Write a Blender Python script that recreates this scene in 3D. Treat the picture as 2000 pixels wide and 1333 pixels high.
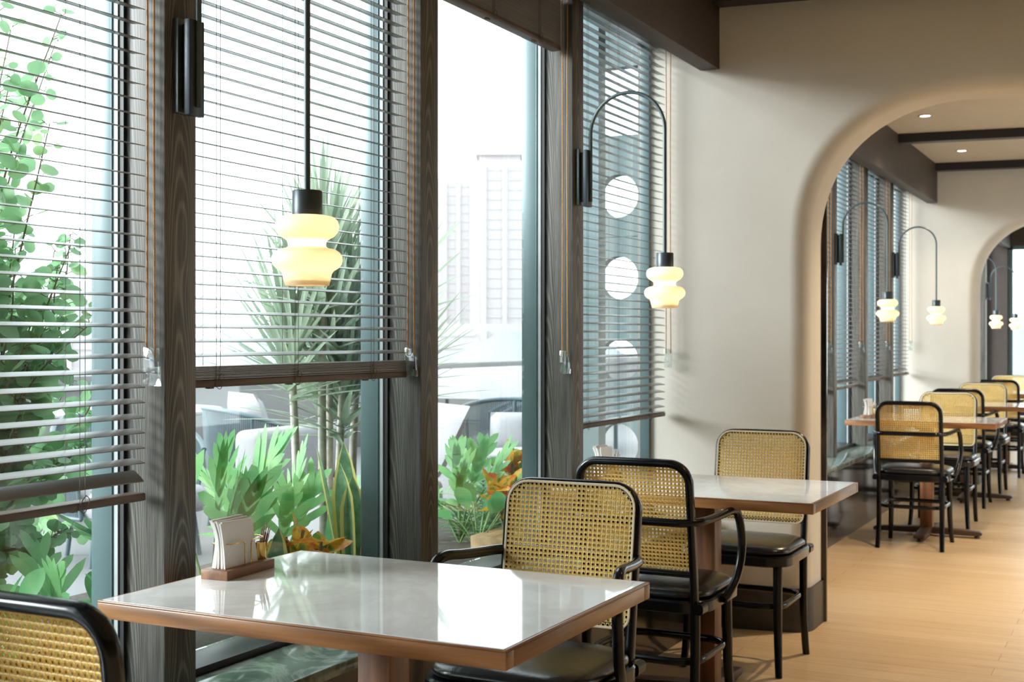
import bpy, bmesh, math, random
from mathutils import Vector, Matrix
random.seed(7)
PI = math.pi
scn = bpy.context.scene
COL = scn.collection
for o in list(bpy.data.objects):
    bpy.data.objects.remove(o)

# ------------------------------------------------------------------ camera, world, exposure
TH = math.radians(26.8)
cam_d = bpy.data.cameras.new('camera')
cam = bpy.data.objects.new('camera', cam_d)
COL.objects.link(cam)
cam.location = (0, 0, 1.25)
cam.rotation_euler = (PI / 2, 0, TH)
cam_d.sensor_width = 36
cam_d.lens = 45
cam_d.shift_y = -4.5 / 2000
cam_d.clip_start = 0.05
cam_d.clip_end = 900
cam_d.dof.use_dof = True
cam_d.dof.focus_distance = 3.1
cam_d.dof.aperture_fstop = 8.0
scn.camera = cam

SKY = 3.6
w = bpy.data.worlds.new('overcast_sky')
scn.world = w
w.use_nodes = True
bgn = w.node_tree.nodes['Background']
bgn.inputs[0].default_value = (0.87, 0.965, 1.0, 1)
bgn.inputs[1].default_value = SKY

# sun diffused by the haze, low and from behind-left: lights jambs and cross walls
sun_d = bpy.data.lights.new('hazy_sun', 'SUN')
sun_d.energy = 6.8
sun_d.color = (0.97, 1.0, 0.99)
sun_d.angle = math.radians(24)
sun = bpy.data.objects.new('hazy_sun', sun_d)
COL.objects.link(sun)
sun.rotation_euler = Vector((0.80, 0.54, -0.33)).to_track_quat('-Z', 'Y').to_euler()

scn.view_settings.view_transform = 'Standard'
scn.view_settings.look = 'None'
scn.view_settings.exposure = 0.15
scn.view_settings.gamma = 1.0
scn.view_settings.use_curve_mapping = False
scn.cycles.use_denoising = True
scn.cycles.max_bounces = 10
scn.cycles.diffuse_bounces = 5
scn.cycles.glossy_bounces = 4
scn.cycles.transmission_bounces = 6
scn.cycles.transparent_max_bounces = 24
scn.cycles.sample_clamp_indirect = 6.0
scn.cycles.caustics_reflective = False
scn.cycles.caustics_refractive = False

# ------------------------------------------------------------------ materials
MATS = {}


def new_mat(name):
    m = bpy.data.materials.new(name)
    m.use_nodes = True
    nt = m.node_tree
    b = nt.nodes['Principled BSDF']
    MATS[name] = m
    return m, nt, b


def coords(nt, scale=(1, 1, 1), kind='Object', rot=(0, 0, 0)):
    tc = nt.nodes.new('ShaderNodeTexCoord')
    mp = nt.nodes.new('ShaderNodeMapping')
    mp.inputs['Scale'].default_value = scale
    mp.inputs['Rotation'].default_value = rot
    nt.links.new(tc.outputs[kind], mp.inputs[0])
    return mp.outputs[0]


def noise(nt, vec, scale=5, detail=4, rough=0.55, dist=0.0):
    n = nt.nodes.new('ShaderNodeTexNoise')
    n.inputs['Scale'].default_value = scale
    n.inputs['Detail'].default_value = detail
    n.inputs['Roughness'].default_value = rough
    n.inputs['Distortion'].default_value = dist
    nt.links.new(vec, n.inputs['Vector'])
    return n.outputs['Fac']


def ramp(nt, fac, stops):
    r = nt.nodes.new('ShaderNodeValToRGB')
    els = r.color_ramp.elements
    while len(els) < len(stops):
        els.new(0.5)
    for e, (p, c) in zip(els, stops):
        e.position = p
        e.color = (c[0], c[1], c[2], 1)
    nt.links.new(fac, r.inputs[0])
    return r.outputs[0]


def bump(nt, b, fac, strength=0.2, dist=0.002):
    n = nt.nodes.new('ShaderNodeBump')
    n.inputs['Strength'].default_value = strength
    n.inputs['Distance'].default_value = dist
    nt.links.new(fac, n.inputs['Height'])
    nt.links.new(n.outputs[0], b.inputs['Normal'])


def plain(name, col, rough=0.5, metal=0.0, var=0.12, nscale=8.0, spec=0.5, bmp=0.0, emis=None, es=0, coat=0):
    m, nt, b = new_mat(name)
    v = coords(nt)
    f = noise(nt, v, nscale, 4)
    c1 = tuple(max(0, x * (1 - var)) for x in col)
    c2 = tuple(min(1, x * (1 + var)) for x in col)
    nt.links.new(ramp(nt, f, [(0.3, c1), (0.7, c2)]), b.inputs['Base Color'])
    b.inputs['Roughness'].default_value = rough
    b.inputs['Metallic'].default_value = metal
    b.inputs['Specular IOR Level'].default_value = spec
    b.inputs['Coat Weight'].default_value = coat
    if bmp:
        bump(nt, b, f, bmp)
    if emis:
        b.inputs['Emission Color'].default_value = (*emis, 1)
        b.inputs['Emission Strength'].default_value = es
    return m


def wood(name, dark, mid, light, axis='z', fine=70.0, rough=0.45, spec=0.4, rings=9.0, bmp=0.15, coat=0.0):
    m, nt, b = new_mat(name)
    s = [1, 1, 1]
    s['xyz'.index(axis)] = 0.045
    v = coords(nt, tuple(s))
    f1 = noise(nt, v, fine, 6, 0.65, 0.3)
    s2 = [1, 1, 1]
    s2['xyz'.index(axis)] = 0.16
    v2 = coords(nt, tuple(s2))
    wv = nt.nodes.new('ShaderNodeTexWave')
    wv.wave_type = 'BANDS'
    wv.bands_direction = 'DIAGONAL'
    wv.inputs['Scale'].default_value = rings
    wv.inputs['Distortion'].default_value = 9.0
    wv.inputs['Detail'].default_value = 2.0
    wv.inputs['Detail Scale'].default_value = 0.9
    nt.links.new(v2, wv.inputs['Vector'])
    mx = nt.nodes.new('ShaderNodeMix')
    mx.data_type = 'FLOAT'
    mx.inputs[0].default_value = 0.28
    nt.links.new(f1, mx.inputs[2])
    nt.links.new(wv.outputs['Fac'], mx.inputs[3])
    nt.links.new(ramp(nt, mx.outputs[0], [(0.22, dark), (0.5, mid), (0.8, light)]), b.inputs['Base Color'])
    b.inputs['Roughness'].default_value = rough
    b.inputs['Specular IOR Level'].default_value = spec
    b.inputs['Coat Weight'].default_value = coat
    b.inputs['Coat Roughness'].default_value = 0.1
    bump(nt, b, f1, bmp, 0.001)
    return m


def marble(name, base, vein, rough, scale=3.0, amount=(0.47, 0.53), spec=0.6):
    m, nt, b = new_mat(name)
    v = coords(nt, (1, 1, 1))
    f = noise(nt, v, scale, 8, 0.6, 1.6)
    f2 = noise(nt, v, scale * 0.5, 3, 0.5)
    c = ramp(nt, f, [(0.0, base), (amount[0], base), (0.5, vein), (amount[1], base), (1, base)])
    mx = nt.nodes.new('ShaderNodeMix')
    mx.data_type = 'RGBA'
    mx.blend_type = 'MULTIPLY'
    mx.inputs[0].default_value = 0.6
    nt.links.new(c, mx.inputs[6])
    nt.links.new(ramp(nt, f2, [(0.3, (0.9, 0.91, 0.91)), (0.7, (1, 1, 1))]), mx.inputs[7])
    nt.links.new(mx.outputs[2], b.inputs['Base Color'])
    b.inputs['Roughness'].default_value = rough
    b.inputs['Specular IOR Level'].default_value = spec
    return m


def glass_mat(name, tint, f0=0.045, edge=0.9):
    m = bpy.data.materials.new(name)
    m.use_nodes = True
    nt = m.node_tree
    nt.nodes.clear()
    out = nt.nodes.new('ShaderNodeOutputMaterial')
    tr = nt.nodes.new('ShaderNodeBsdfTransparent')
    tr.inputs[0].default_value = (*tint, 1)
    gl = nt.nodes.new('ShaderNodeBsdfGlossy')
    gl.inputs['Roughness'].default_value = 0.0
    gl.inputs[0].default_value = (1, 1, 1, 1)
    lw = nt.nodes.new('ShaderNodeLayerWeight')
    lw.inputs[0].default_value = 0.5
    p = nt.nodes.new('ShaderNodeMath')
    p.operation = 'POWER'
    p.inputs[1].default_value = 5
    nt.links.new(lw.outputs['Facing'], p.inputs[0])
    a = nt.nodes.new('ShaderNodeMath')
    a.operation = 'MULTIPLY_ADD'
    a.inputs[1].default_value = edge
    a.inputs[2].default_value = f0
    nt.links.new(p.outputs[0], a.inputs[0])
    mx = nt.nodes.new('ShaderNodeMixShader')
    nt.links.new(a.outputs[0], mx.inputs[0])
    nt.links.new(tr.outputs[0], mx.inputs[1])
    nt.links.new(gl.outputs[0], mx.inputs[2])
    nt.links.new(mx.outputs[0], out.inputs[0])
    MATS[name] = m
    return m


def leaf_mat(name, stops, scale=9.0, trans=0.35, rough=0.45):
    m, nt, b = new_mat(name)
    v = coords(nt)
    f = noise(nt, v, scale, 4)
    c = ramp(nt, f, stops)
    nt.links.new(c, b.inputs['Base Color'])
    b.inputs['Roughness'].default_value = rough
    b.inputs['Specular IOR Level'].default_value = 0.45
    tl = nt.nodes.new('ShaderNodeBsdfTranslucent')
    nt.links.new(c, tl.inputs[0])
    mx = nt.nodes.new('ShaderNodeMixShader')
    mx.inputs[0].default_value = trans
    nt.links.new(b.outputs[0], mx.inputs[1])
    nt.links.new(tl.outputs[0], mx.inputs[2])
    nt.links.new(mx.outputs[0], nt.nodes['Material Output'].inputs[0])
    return m


# column veneer: fine vertical grain with cathedral arches (object origin = column axis)
M_col, nt, b = new_mat('walnut_column')


def mth(op, a, b_=None, c=None):
    n = nt.nodes.new('ShaderNodeMath')
    n.operation = op
    for i, x in enumerate((a, b_, c)):
        if x is None:
            continue
        if isinstance(x, (int, float)):
            n.inputs[i].default_value = x
        else:
            nt.links.new(x, n.inputs[i])
    return n.outputs[0]


sp = nt.nodes.new('ShaderNodeSeparateXYZ')
nt.links.new(coords(nt), sp.inputs[0])
wob = noise(nt, coords(nt, (1, 1, 0.3)), 5, 2)
xx = mth('ADD', sp.outputs[0], mth('MULTIPLY_ADD', wob, 0.03, -0.004))
yy = mth('ADD', sp.outputs[1], mth('MULTIPLY_ADD', wob, 0.03, -0.012))
r2 = mth('ADD', mth('MULTIPLY', yy, yy), mth('MULTIPLY', mth('MULTIPLY', xx, xx), 0.8))
vv = mth('ADD', sp.outputs[2], mth('MULTIPLY', r2, 260.0))
arch = mth('MULTIPLY_ADD', mth('SINE', mth('ADD', mth('MULTIPLY', vv, 56.0), mth('MULTIPLY', wob, 5.0))), 0.5, 0.5)
fine = noise(nt, coords(nt, (1, 1, 0.022)), 330, 4, 0.6)
mid = noise(nt, coords(nt, (1, 1, 0.05)), 55, 4, 0.6)
g = mth('ADD', mth('MULTIPLY', mth('POWER', arch, 3.0), 0.22), mth('ADD', mth('MULTIPLY', fine, 0.55), mth('MULTIPLY', mid, 0.35)))
nt.links.new(ramp(nt, g, [(0.34, (0.040, 0.039, 0.036)), (0.52, (0.112, 0.106, 0.096)), (0.80, (0.26, 0.245, 0.225))]), b.inputs['Base Color'])
b.inputs['Roughness'].default_value = 0.42
b.inputs['Specular IOR Level'].default_value = 0.4
bump(nt, b, fine, 0.15, 0.001)
M_beam = plain('dark_brown_veneer', (0.05, 0.036, 0.031), 0.55, var=0.2, nscale=4)
M_sidewall = plain('bounce_cutting_brown', (0.17, 0.125, 0.09), 0.6, var=0.15, nscale=3)  # invented dark finish for unseen walls, added to cut bounced light
M_frame = plain('teal_grey_aluminium', (0.125, 0.185, 0.20), 0.35, 0.1, var=0.05)
M_gasket = plain('black_rubber', (0.012, 0.012, 0.014), 0.5)
M_bead = plain('pale_bead', (0.40, 0.44, 0.45), 0.4)
M_glass = glass_mat('window_glass', (0.965, 0.985, 0.985), 0.035)
M_clear = glass_mat('clear_plastic', (0.93, 0.95, 0.95), 0.10, 0.9)
M_slat = plain('brown_blind_slat', (0.23, 0.22, 0.212), 0.30, var=0.12, spec=0.55)
M_rail = wood('blind_rail_wood', (0.07, 0.045, 0.035), (0.12, 0.08, 0.062), (0.17, 0.12, 0.095), 'y', 60, 0.45)
M_cord = plain('thin_cord', (0.16, 0.14, 0.12), 0.8)
M_pull = plain('orange_cord', (0.50, 0.26, 0.10), 0.75, var=0.3, nscale=300, bmp=0.3)
M_black = plain('black_metal', (0.012, 0.014, 0.017), 0.35, 0.2)
M_arm = plain('arm_metal', (0.09, 0.12, 0.13), 0.35, 0.3)
M_housing = plain('dark_teal_metal', (0.05, 0.065, 0.075), 0.35, 0.3)
M_gunmetal = plain('gunmetal', (0.22, 0.25, 0.26), 0.3, 0.85)
M_chairblk = plain('black_lacquer_bentwood', (0.004, 0.0045, 0.006), 0.2, var=0.2, spec=0.4)
M_leather = plain('black_leather', (0.010, 0.0105, 0.011), 0.26, var=0.25, nscale=70, bmp=0.35, spec=0.6)
M_oakX = wood('table_wood_x', (0.13, 0.055, 0.021), (0.235, 0.105, 0.041), (0.35, 0.17, 0.072), 'x', 90, 0.32, coat=0.2)
M_oakY = wood('table_wood_y', (0.17, 0.078, 0.033), (0.28, 0.137, 0.060), (0.38, 0.20, 0.095), 'y', 90, 0.32, coat=0.2)
M_oakZ = wood('table_wood_z', (0.10, 0.042, 0.02), (0.18, 0.078, 0.036), (0.27, 0.125, 0.058), 'z', 90, 0.38)
M_foot = plain('dark_foot_bar', (0.07, 0.038, 0.026), 0.4, var=0.15)
M_marble = marble('white_marble', (0.90, 0.90, 0.90), (0.80, 0.80, 0.80), 0.045, 2.2, (0.42, 0.58), 0.75)
M_sill = marble('green_grey_marble', (0.16, 0.21, 0.185), (0.34, 0.39, 0.36), 0.10, 4.5, (0.44, 0.56), 0.6)
M_gloss = plain('black_gloss_stone', (0.018, 0.016, 0.015), 0.09, var=0.3, nscale=14, spec=0.7)
M_base = plain('dark_skirting', (0.040, 0.038, 0.038), 0.4, var=0.2, nscale=30)
M_trimblk = plain('near_black_trim', (0.016, 0.014, 0.018), 0.4)
M_paper = plain('white_paper', (0.80, 0.78, 0.75), 0.8, var=0.03)
M_brass = plain('polished_brass', (0.80, 0.52, 0.16), 0.18, 1.0, var=0.05)
M_walnutbase = wood('caddy_wood', (0.12, 0.055, 0.03), (0.20, 0.10, 0.055), (0.29, 0.16, 0.09), 'y', 120, 0.45)
M_pick = plain('toothpick_wood', (0.62, 0.45, 0.28), 0.7)
M_pickred = plain('dark_red_sleeve', (0.16, 0.03, 0.025), 0.5)
M_ceil = plain('ceiling_paint', (0.62, 0.56, 0.47), 0.9, var=0.03)
M_plainwall = plain('pale_outer_render', (0.115, 0.155, 0.16), 0.8, var=0.05)
M_fin = plain('pale_fin_render', (0.22, 0.275, 0.29), 0.8, var=0.05)
M_white = plain('white_cushion', (0.30, 0.30, 0.31), 0.9, var=0.04)
M_rattan = plain('slate_rope', (0.10, 0.135, 0.15), 0.7, var=0.15)
M_ratfr = plain('slate_frame', (0.09, 0.13, 0.145), 0.5)
M_terr = plain('terrace_paving', (0.175, 0.177, 0.18), 0.8, var=0.06, nscale=2)
M_parapet = plain('parapet_plaster', (0.215, 0.208, 0.207), 0.9, var=0.03)
M_soil = plain('dark_soil', (0.05, 0.04, 0.03), 0.95, var=0.4, nscale=40)
M_planter = plain('grey_planter', (0.20, 0.215, 0.22), 0.7)
M_planterwood = wood('planter_wood', (0.30, 0.19, 0.09), (0.42, 0.28, 0.13), (0.50, 0.35, 0.18), 'y', 50, 0.6)
M_tower = plain('tower_haze_tint', (0.47, 0.43, 0.43), 0.9, var=0.02)  # atmospheric haze put into the pale wall colour, no volume
M_towerw = plain('tower_window_haze_tint', (0.455, 0.42, 0.425), 0.6, var=0.03)  # window tone kept close to the wall to imitate haze
M_hill = plain('trees_haze_tint', (0.24, 0.265, 0.285), 1.0, var=0.04, nscale=0.05)  # trees tinted pale blue-grey, distance haze painted into the colour
M_bark = plain('cane_stem_bark', (0.46, 0.43, 0.38), 0.85, var=0.25, nscale=40, bmp=0.3)
M_stem = plain('brown_twig', (0.22, 0.17, 0.12), 0.8, var=0.2)
M_gstem = plain('green_stem', (0.20, 0.34, 0.13), 0.6, var=0.2)
L_round = leaf_mat('round_leaf', [(0.3, (0.26, 0.50, 0.27)), (0.55, (0.36, 0.60, 0.34)), (0.75, (0.56, 0.68, 0.30))], 7, 0.5)
L_drac = leaf_mat('sword_leaf', [(0.3, (0.34, 0.45, 0.36)), (0.6, (0.46, 0.55, 0.42)), (0.8, (0.62, 0.60, 0.43))], 9, 0.5)
L_lobed = leaf_mat('lobed_leaf', [(0.3, (0.17, 0.46, 0.20)), (0.6, (0.30, 0.58, 0.25)), (0.8, (0.46, 0.66, 0.32))], 7, 0.45)
L_croton = leaf_mat('croton_leaf', [(0.38, (0.16, 0.36, 0.08)), (0.48, (0.80, 0.52, 0.06)), (0.6, (0.85, 0.25, 0.05)), (0.72, (0.74, 0.16, 0.06))], 34)
L_snake = leaf_mat('snake_leaf', [(0.35, (0.10, 0.22, 0.12)), (0.6, (0.20, 0.36, 0.20))], 30)
L_snakeedge = leaf_mat('snake_leaf_edge', [(0.3, (0.70, 0.62, 0.16)), (0.7, (0.80, 0.72, 0.26))], 10)
L_fern = leaf_mat('fern_leaf', [(0.3, (0.13, 0.36, 0.15)), (0.6, (0.22, 0.48, 0.20)), (0.8, (0.38, 0.58, 0.27))], 9, 0.45)
L_broad = leaf_mat('broad_leaf', [(0.3, (0.13, 0.44, 0.17)), (0.6, (0.24, 0.57, 0.22)), (0.8, (0.46, 0.64, 0.26))], 7, 0.45)

# limewashed plaster wall
M_wall, nt, b = new_mat('limewash_plaster')
v = coords(nt)
f = noise(nt, v, 2.2, 6, 0.6)
f2 = noise(nt, v, 22, 4, 0.6)
nt.links.new(ramp(nt, f, [(0.3, (0.63, 0.60, 0.545)), (0.7, (0.69, 0.66, 0.605))]), b.inputs['Base Color'])
b.inputs['Roughness'].default_value = 0.85
bump(nt, b, f2, 0.08, 0.002)

# light oak plank floor, boards across the aisle
M_floor, nt, b = new_mat('oak_plank_floor')
v = coords(nt, (1, 1, 1))
br = nt.nodes.new('ShaderNodeTexBrick')
br.offset = 0.37
br.inputs['Scale'].default_value = 1.0
br.inputs['Brick Width'].default_value = 1.5
br.inputs['Row Height'].default_value = 0.12
br.inputs['Mortar Size'].default_value = 0.0012
br.inputs['Color1'].default_value = (0.67, 0.49, 0.29, 1)
br.inputs['Color2'].default_value = (0.74, 0.57, 0.365, 1)
br.inputs['Mortar'].default_value = (0.36, 0.21, 0.10, 1)
nt.links.new(v, br.inputs['Vector'])
v2 = coords(nt, (0.06, 1, 1))
f = noise(nt, v2, 45, 5, 0.6)
mx = nt.nodes.new('ShaderNodeMix')
mx.data_type = 'RGBA'
mx.blend_type = 'MULTIPLY'
mx.inputs[0].default_value = 0.75
nt.links.new(br.outputs['Color'], mx.inputs[6])
nt.links.new(ramp(nt, f, [(0.3, (0.80, 0.76, 0.70)), (0.7, (1.06, 1.03, 1.0))]), mx.inputs[7])
nt.links.new(mx.outputs[2], b.inputs['Base Color'])
b.inputs['Roughness'].default_value = 0.34
b.inputs['Specular IOR Level'].default_value = 0.45

# cane webbing: pale straw strands
M_cane, nt, b = new_mat('woven_cane')
v = coords(nt)
f = noise(nt, v, 220, 3)
nt.links.new(ramp(nt, f, [(0.3, (0.64, 0.43, 0.11)), (0.5, (0.83, 0.61, 0.21)), (0.7, (0.93, 0.76, 0.38))]), b.inputs['Base Color'])
b.inputs['Roughness'].default_value = 0.5
bump(nt, b, f, 0.4, 0.001)
tl = nt.nodes.new('ShaderNodeBsdfTranslucent')
tl.inputs[0].default_value = (0.75, 0.45, 0.10, 1)
ms = nt.nodes.new('ShaderNodeMixShader')
ms.inputs[0].default_value = 0.22
nt.links.new(b.outputs[0], ms.inputs[1])
nt.links.new(tl.outputs[0], ms.inputs[2])
nt.links.new(ms.outputs[0], nt.nodes['Material Output'].inputs[0])
M_spline = plain('cane_spline', (0.80, 0.68, 0.48), 0.5)

# opal lamp glass
M_opal, nt, b = new_mat('opal_lamp_glass')
b.inputs['Base Color'].default_value = (0.86, 0.77, 0.60, 1)
b.inputs['Roughness'].default_value = 0.22
tl = nt.nodes.new('ShaderNodeBsdfTranslucent')
tl.inputs[0].default_value = (0.78, 0.65, 0.44, 1)
ms = nt.nodes.new('ShaderNodeMixShader')
ms.inputs[0].default_value = 0.40
nt.links.new(b.outputs[0], ms.inputs[1])
nt.links.new(tl.outputs[0], ms.inputs[2])
nt.links.new(ms.outputs[0], nt.nodes['Material Output'].inputs[0])
b.inputs['Emission Color'].default_value = (1.0, 0.76, 0.42, 1)
b.inputs['Emission Strength'].default_value = 0.10
M_lens = plain('downlight_lens', (0.9, 0.85, 0.7), 0.5, emis=(1.0, 0.86, 0.62), es=14)


# ------------------------------------------------------------------ mesh helpers
class MB:
    def __init__(s):
        s.v, s.f, s.mi = [], [], []

    def add(s, vs, fs, mi=0):
        o = len(s.v)
        s.v += [tuple(p) for p in vs]
        s.f += [tuple(i + o for i in f) for f in fs]
        s.mi += [mi] * len(fs)

    def box(s, x0, x1, y0, y1, z0, z1, mi=0):
        s.add([(x0, y0, z0), (x1, y0, z0), (x1, y1, z0), (x0, y1, z0), (x0, y0, z1), (x1, y0, z1), (x1, y1, z1), (x0, y1, z1)],
              [(3, 2, 1, 0), (4, 5, 6, 7), (0, 1, 5, 4), (1, 2, 6, 5), (2, 3, 7, 6), (3, 0, 4, 7)], mi)

    def hexa(s, P, mi=0):  # 8 corners, order as box
        s.add(P, [(3, 2, 1, 0), (4, 5, 6, 7), (0, 1, 5, 4), (1, 2, 6, 5), (2, 3, 7, 6), (3, 0, 4, 7)], mi)

    def sweep(s, pts, rx, ry=None, n=12, closed=False, ref=(0, 0, 1), power=2.0, mi=0, cap=True):
        pts = [Vector(p) for p in pts]
        N = len(pts)
        rx = rx if isinstance(rx, (list, tuple)) else [rx] * N
        ry = rx if ry is None else (ry if isinstance(ry, (list, tuple)) else [ry] * N)
        ref = Vector(ref)
        rings = []
        side = None
        for i in range(N):
            if closed:
                t = (pts[(i + 1) % N] - pts[i - 1])
            else:
                t = pts[min(i + 1, N - 1)] - pts[max(i - 1, 0)]
            t.normalize()
            if side is None:
                side = t.cross(ref)
                if side.length < 1e-4:
                    side = t.cross(Vector((1, 0, 0)))
            else:
                side = side - t * side.dot(t)
            side.normalize()
            up = side.cross(t)
            ring = []
            for k in range(n):
                a = 2 * PI * k / n
                c, d = math.cos(a), math.sin(a)
                e = 2.0 / power
                cx = math.copysign(abs(c) ** e, c)
                dx = math.copysign(abs(d) ** e, d)
                ring.append(pts[i] + side * (rx[i] * cx) + up * (ry[i] * dx))
            rings.append(ring)
        vs = [p for r in rings for p in r]
        fs = []
        M = N if closed else N - 1
        for i in range(M):
            j = (i + 1) % N
            for k in range(n):
                l = (k + 1) % n
                fs.append((i * n + k, i * n + l, j * n + l, j * n + k))
        if not closed and cap:
            fs.append(tuple(range(n - 1, -1, -1)))
            fs.append(tuple((N - 1) * n + k for k in range(n)))
        s.add(vs, fs, mi)

    def lathe(s, prof, c=(0, 0, 0), n=40, mi=0):
        vs, fs = [], []
        for (r, z) in prof:
            for k in range(n):
                a = 2 * PI * k / n
                vs.append((c[0] + r * math.cos(a), c[1] + r * math.sin(a), c[2] + z))
        for i in range(len(prof) - 1):
            for k in range(n):
                l = (k + 1) % n
                fs.append((i * n + k, i * n + l, (i + 1) * n + l, (i + 1) * n + k))
        s.add(vs, fs, mi)

    def build(s, name, mats, parent=None, smooth=40, bevel=0.0, seg=2, loc=None):
        me = bpy.data.meshes.new(name)
        me.from_pydata(s.v, [], s.f)
        if not isinstance(mats, (list, tuple)):
            mats = [mats]
        for m in mats:
            me.materials.append(m)
        me.polygons.foreach_set('material_index', s.mi)
        bm = bmesh.new()
        bm.from_mesh(me)
        bmesh.ops.recalc_face_normals(bm, faces=bm.faces)
        if bevel > 0:
            es = [e for e in bm.edges if len(e.link_faces) == 2 and e.calc_face_angle(0) > 0.6]
            bmesh.ops.bevel(bm, geom=es, offset=bevel, segments=seg, affect='EDGES', profile=0.5, clamp_overlap=True)
        bm.to_mesh(me)
        bm.free()
        if smooth:
            me.polygons.foreach_set('use_smooth', [True] * len(me.polygons))
            me.set_sharp_from_angle(angle=math.radians(smooth))
        me.update()
        o = bpy.data.objects.new(name, me)
        COL.objects.link(o)
        if parent:
            o.parent = parent
        if loc:
            o.location = loc
        return o


def tag(o, label, cat, group=None, kind=None):
    o['label'] = label
    o['category'] = cat
    if group:
        o['group'] = group
    if kind:
        o['kind'] = kind
    return o


def struct(o, label=None):
    o['kind'] = 'structure'
    if label:
        o['label'] = label
    return o


def empty(name, loc, label, cat, rz=0, group=None):
    o = bpy.data.objects.new(name, None)
    o.empty_display_size = 0.1
    COL.objects.link(o)
    o.location = loc
    o.rotation_euler = (0, 0, rz)
    return tag(o, label, cat, group)


def dup(root, loc, rz=None, label=None, skip=()):
    r = root.copy()
    COL.objects.link(r)
    r.location = loc
    if rz is not None:
        r.rotation_euler = (0, 0, rz)
    if label:
        r['label'] = label
    for ch in list(root.children):
        if ch.name.split('.')[0] in skip:
            continue
        c = ch.copy()
        COL.objects.link(c)
        c.parent = r
        for g in list(ch.children):
            d = g.copy()
            COL.objects.link(d)
            d.parent = c
    return r


def rrect(hx, hy, r, n=6):
    pts = []
    for (cx, cy, a0) in ((hx - r, hy - r, 0), (-hx + r, hy - r, PI / 2), (-hx + r, -hy + r, PI), (hx - r, -hy + r, 1.5 * PI)):
        for k in range(n + 1):
            a = a0 + PI / 2 * k / n
            pts.append((cx + r * math.cos(a), cy + r * math.sin(a)))
    return pts


def catmull(P, per=6, closed=False):
    P = [Vector(p) for p in P]
    out = []
    N = len(P)
    R = N if closed else N - 1
    for i in range(R):
        p0 = P[i - 1] if (closed or i > 0) else P[0] * 2 - P[1]
        p1, p2 = P[i], P[(i + 1) % N]
        p3 = P[(i + 2) % N] if (closed or i + 2 < N) else P[-1] * 2 - P[-2]
        for k in range(per):
            t = k / per
            out.append(0.5 * ((2 * p1) + (p2 - p0) * t + (2 * p0 - 5 * p1 + 4 * p2 - p3) * t * t + (3 * p1 - p0 - 3 * p2 + p3) * t ** 3))
    if not closed:
        out.append(P[-1])
    return out


# ------------------------------------------------------------------ room shell
CEIL = 2.75
XR = 4.0
YB, YE = -3.6, 17.6
SLOPE, A1, A2 = 0.13, 5.583, 11.71   # cross walls: Y = A + SLOPE*X (front face)
WT = 0.25
XG = -2.084        # glass plane
XC = -1.89        # column face

mb = MB()
mb.box(-2.1, XR + 0.1, YB - 0.1, YE + 0.3, -0.1, 0)
struct(mb.build('floor', M_floor, smooth=0))
mb = MB()
mb.box(-2.2, XR + 0.1, YB - 0.1, YE + 0.3, CEIL, CEIL + 0.12)
struct(mb.build('ceiling', M_ceil, smooth=0))
mb = MB()
mb.box(-2.2, XR + 0.1, YB - 0.2, YB, 0, CEIL)
struct(mb.build('wall_back', M_sidewall, smooth=0))

# right wall with three wide daylight openings (the aisle is lit from that side)
mb = MB()
ops = [(6.6, 10.4), (12.4, 15.6)]
y = YB
for (a, b_) in ops:
    mb.box(XR, XR + 0.2, y, a, 0, CEIL)
    mb.box(XR, XR + 0.2, a, b_, 0, 0.35)
    mb.box(XR, XR + 0.2, a, b_, 2.45, CEIL)
    y = b_
mb.box(XR, XR + 0.2, y, YE + 0.3, 0, CEIL)
struct(mb.build('wall_right', M_sidewall, smooth=0))

# low wall under the windows + marble sill + gloss front
segs = [(YB, 5.30), (5.62, 11.42), (11.72, YE)]
mb = MB()
mb.box(-2.14, -1.76, YB, YE, 0, 0.445)
struct(mb.build('wall_left', M_gloss, smooth=0))
mb = MB()
mb.box(-2.14, -1.745, YB, YE, 0.445, 0.475)
struct(mb.build('trim_1', M_sill, bevel=0.003))
mb = MB()
mb.box(-2.14, -1.95, YB, YE, 2.60, CEIL)
struct(mb.build('wall_left_upper', M_beam, smooth=0))
# fascia beam hiding the blind boxes
mb = MB()
mb.box(-1.785, -1.70, YB, YE, 2.42, CEIL)
struct(mb.build('trim_2', M_beam, bevel=0.002))

# wood columns
colsR1 = [-3.2, -2.14, -1.08, -0.02, 1.04, 2.10, 3.161, 4.225]
colsR2 = [6.34, 7.34, 8.39, 9.40, 10.41]
colsR3 = [12.45, 13.50, 14.55, 15.60, 16.62]
for i, y in enumerate(colsR1 + colsR2 + colsR3):
    mb = MB()
    mb.box(-0.10, 0.10, -0.05, 0.05, 0, 2.125)
    o = struct(mb.build('trim_%d' % (3 + i), M_col, bevel=0.002))
    o.location = (XC - 0.10, y + 0.05, 0.475)


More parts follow.
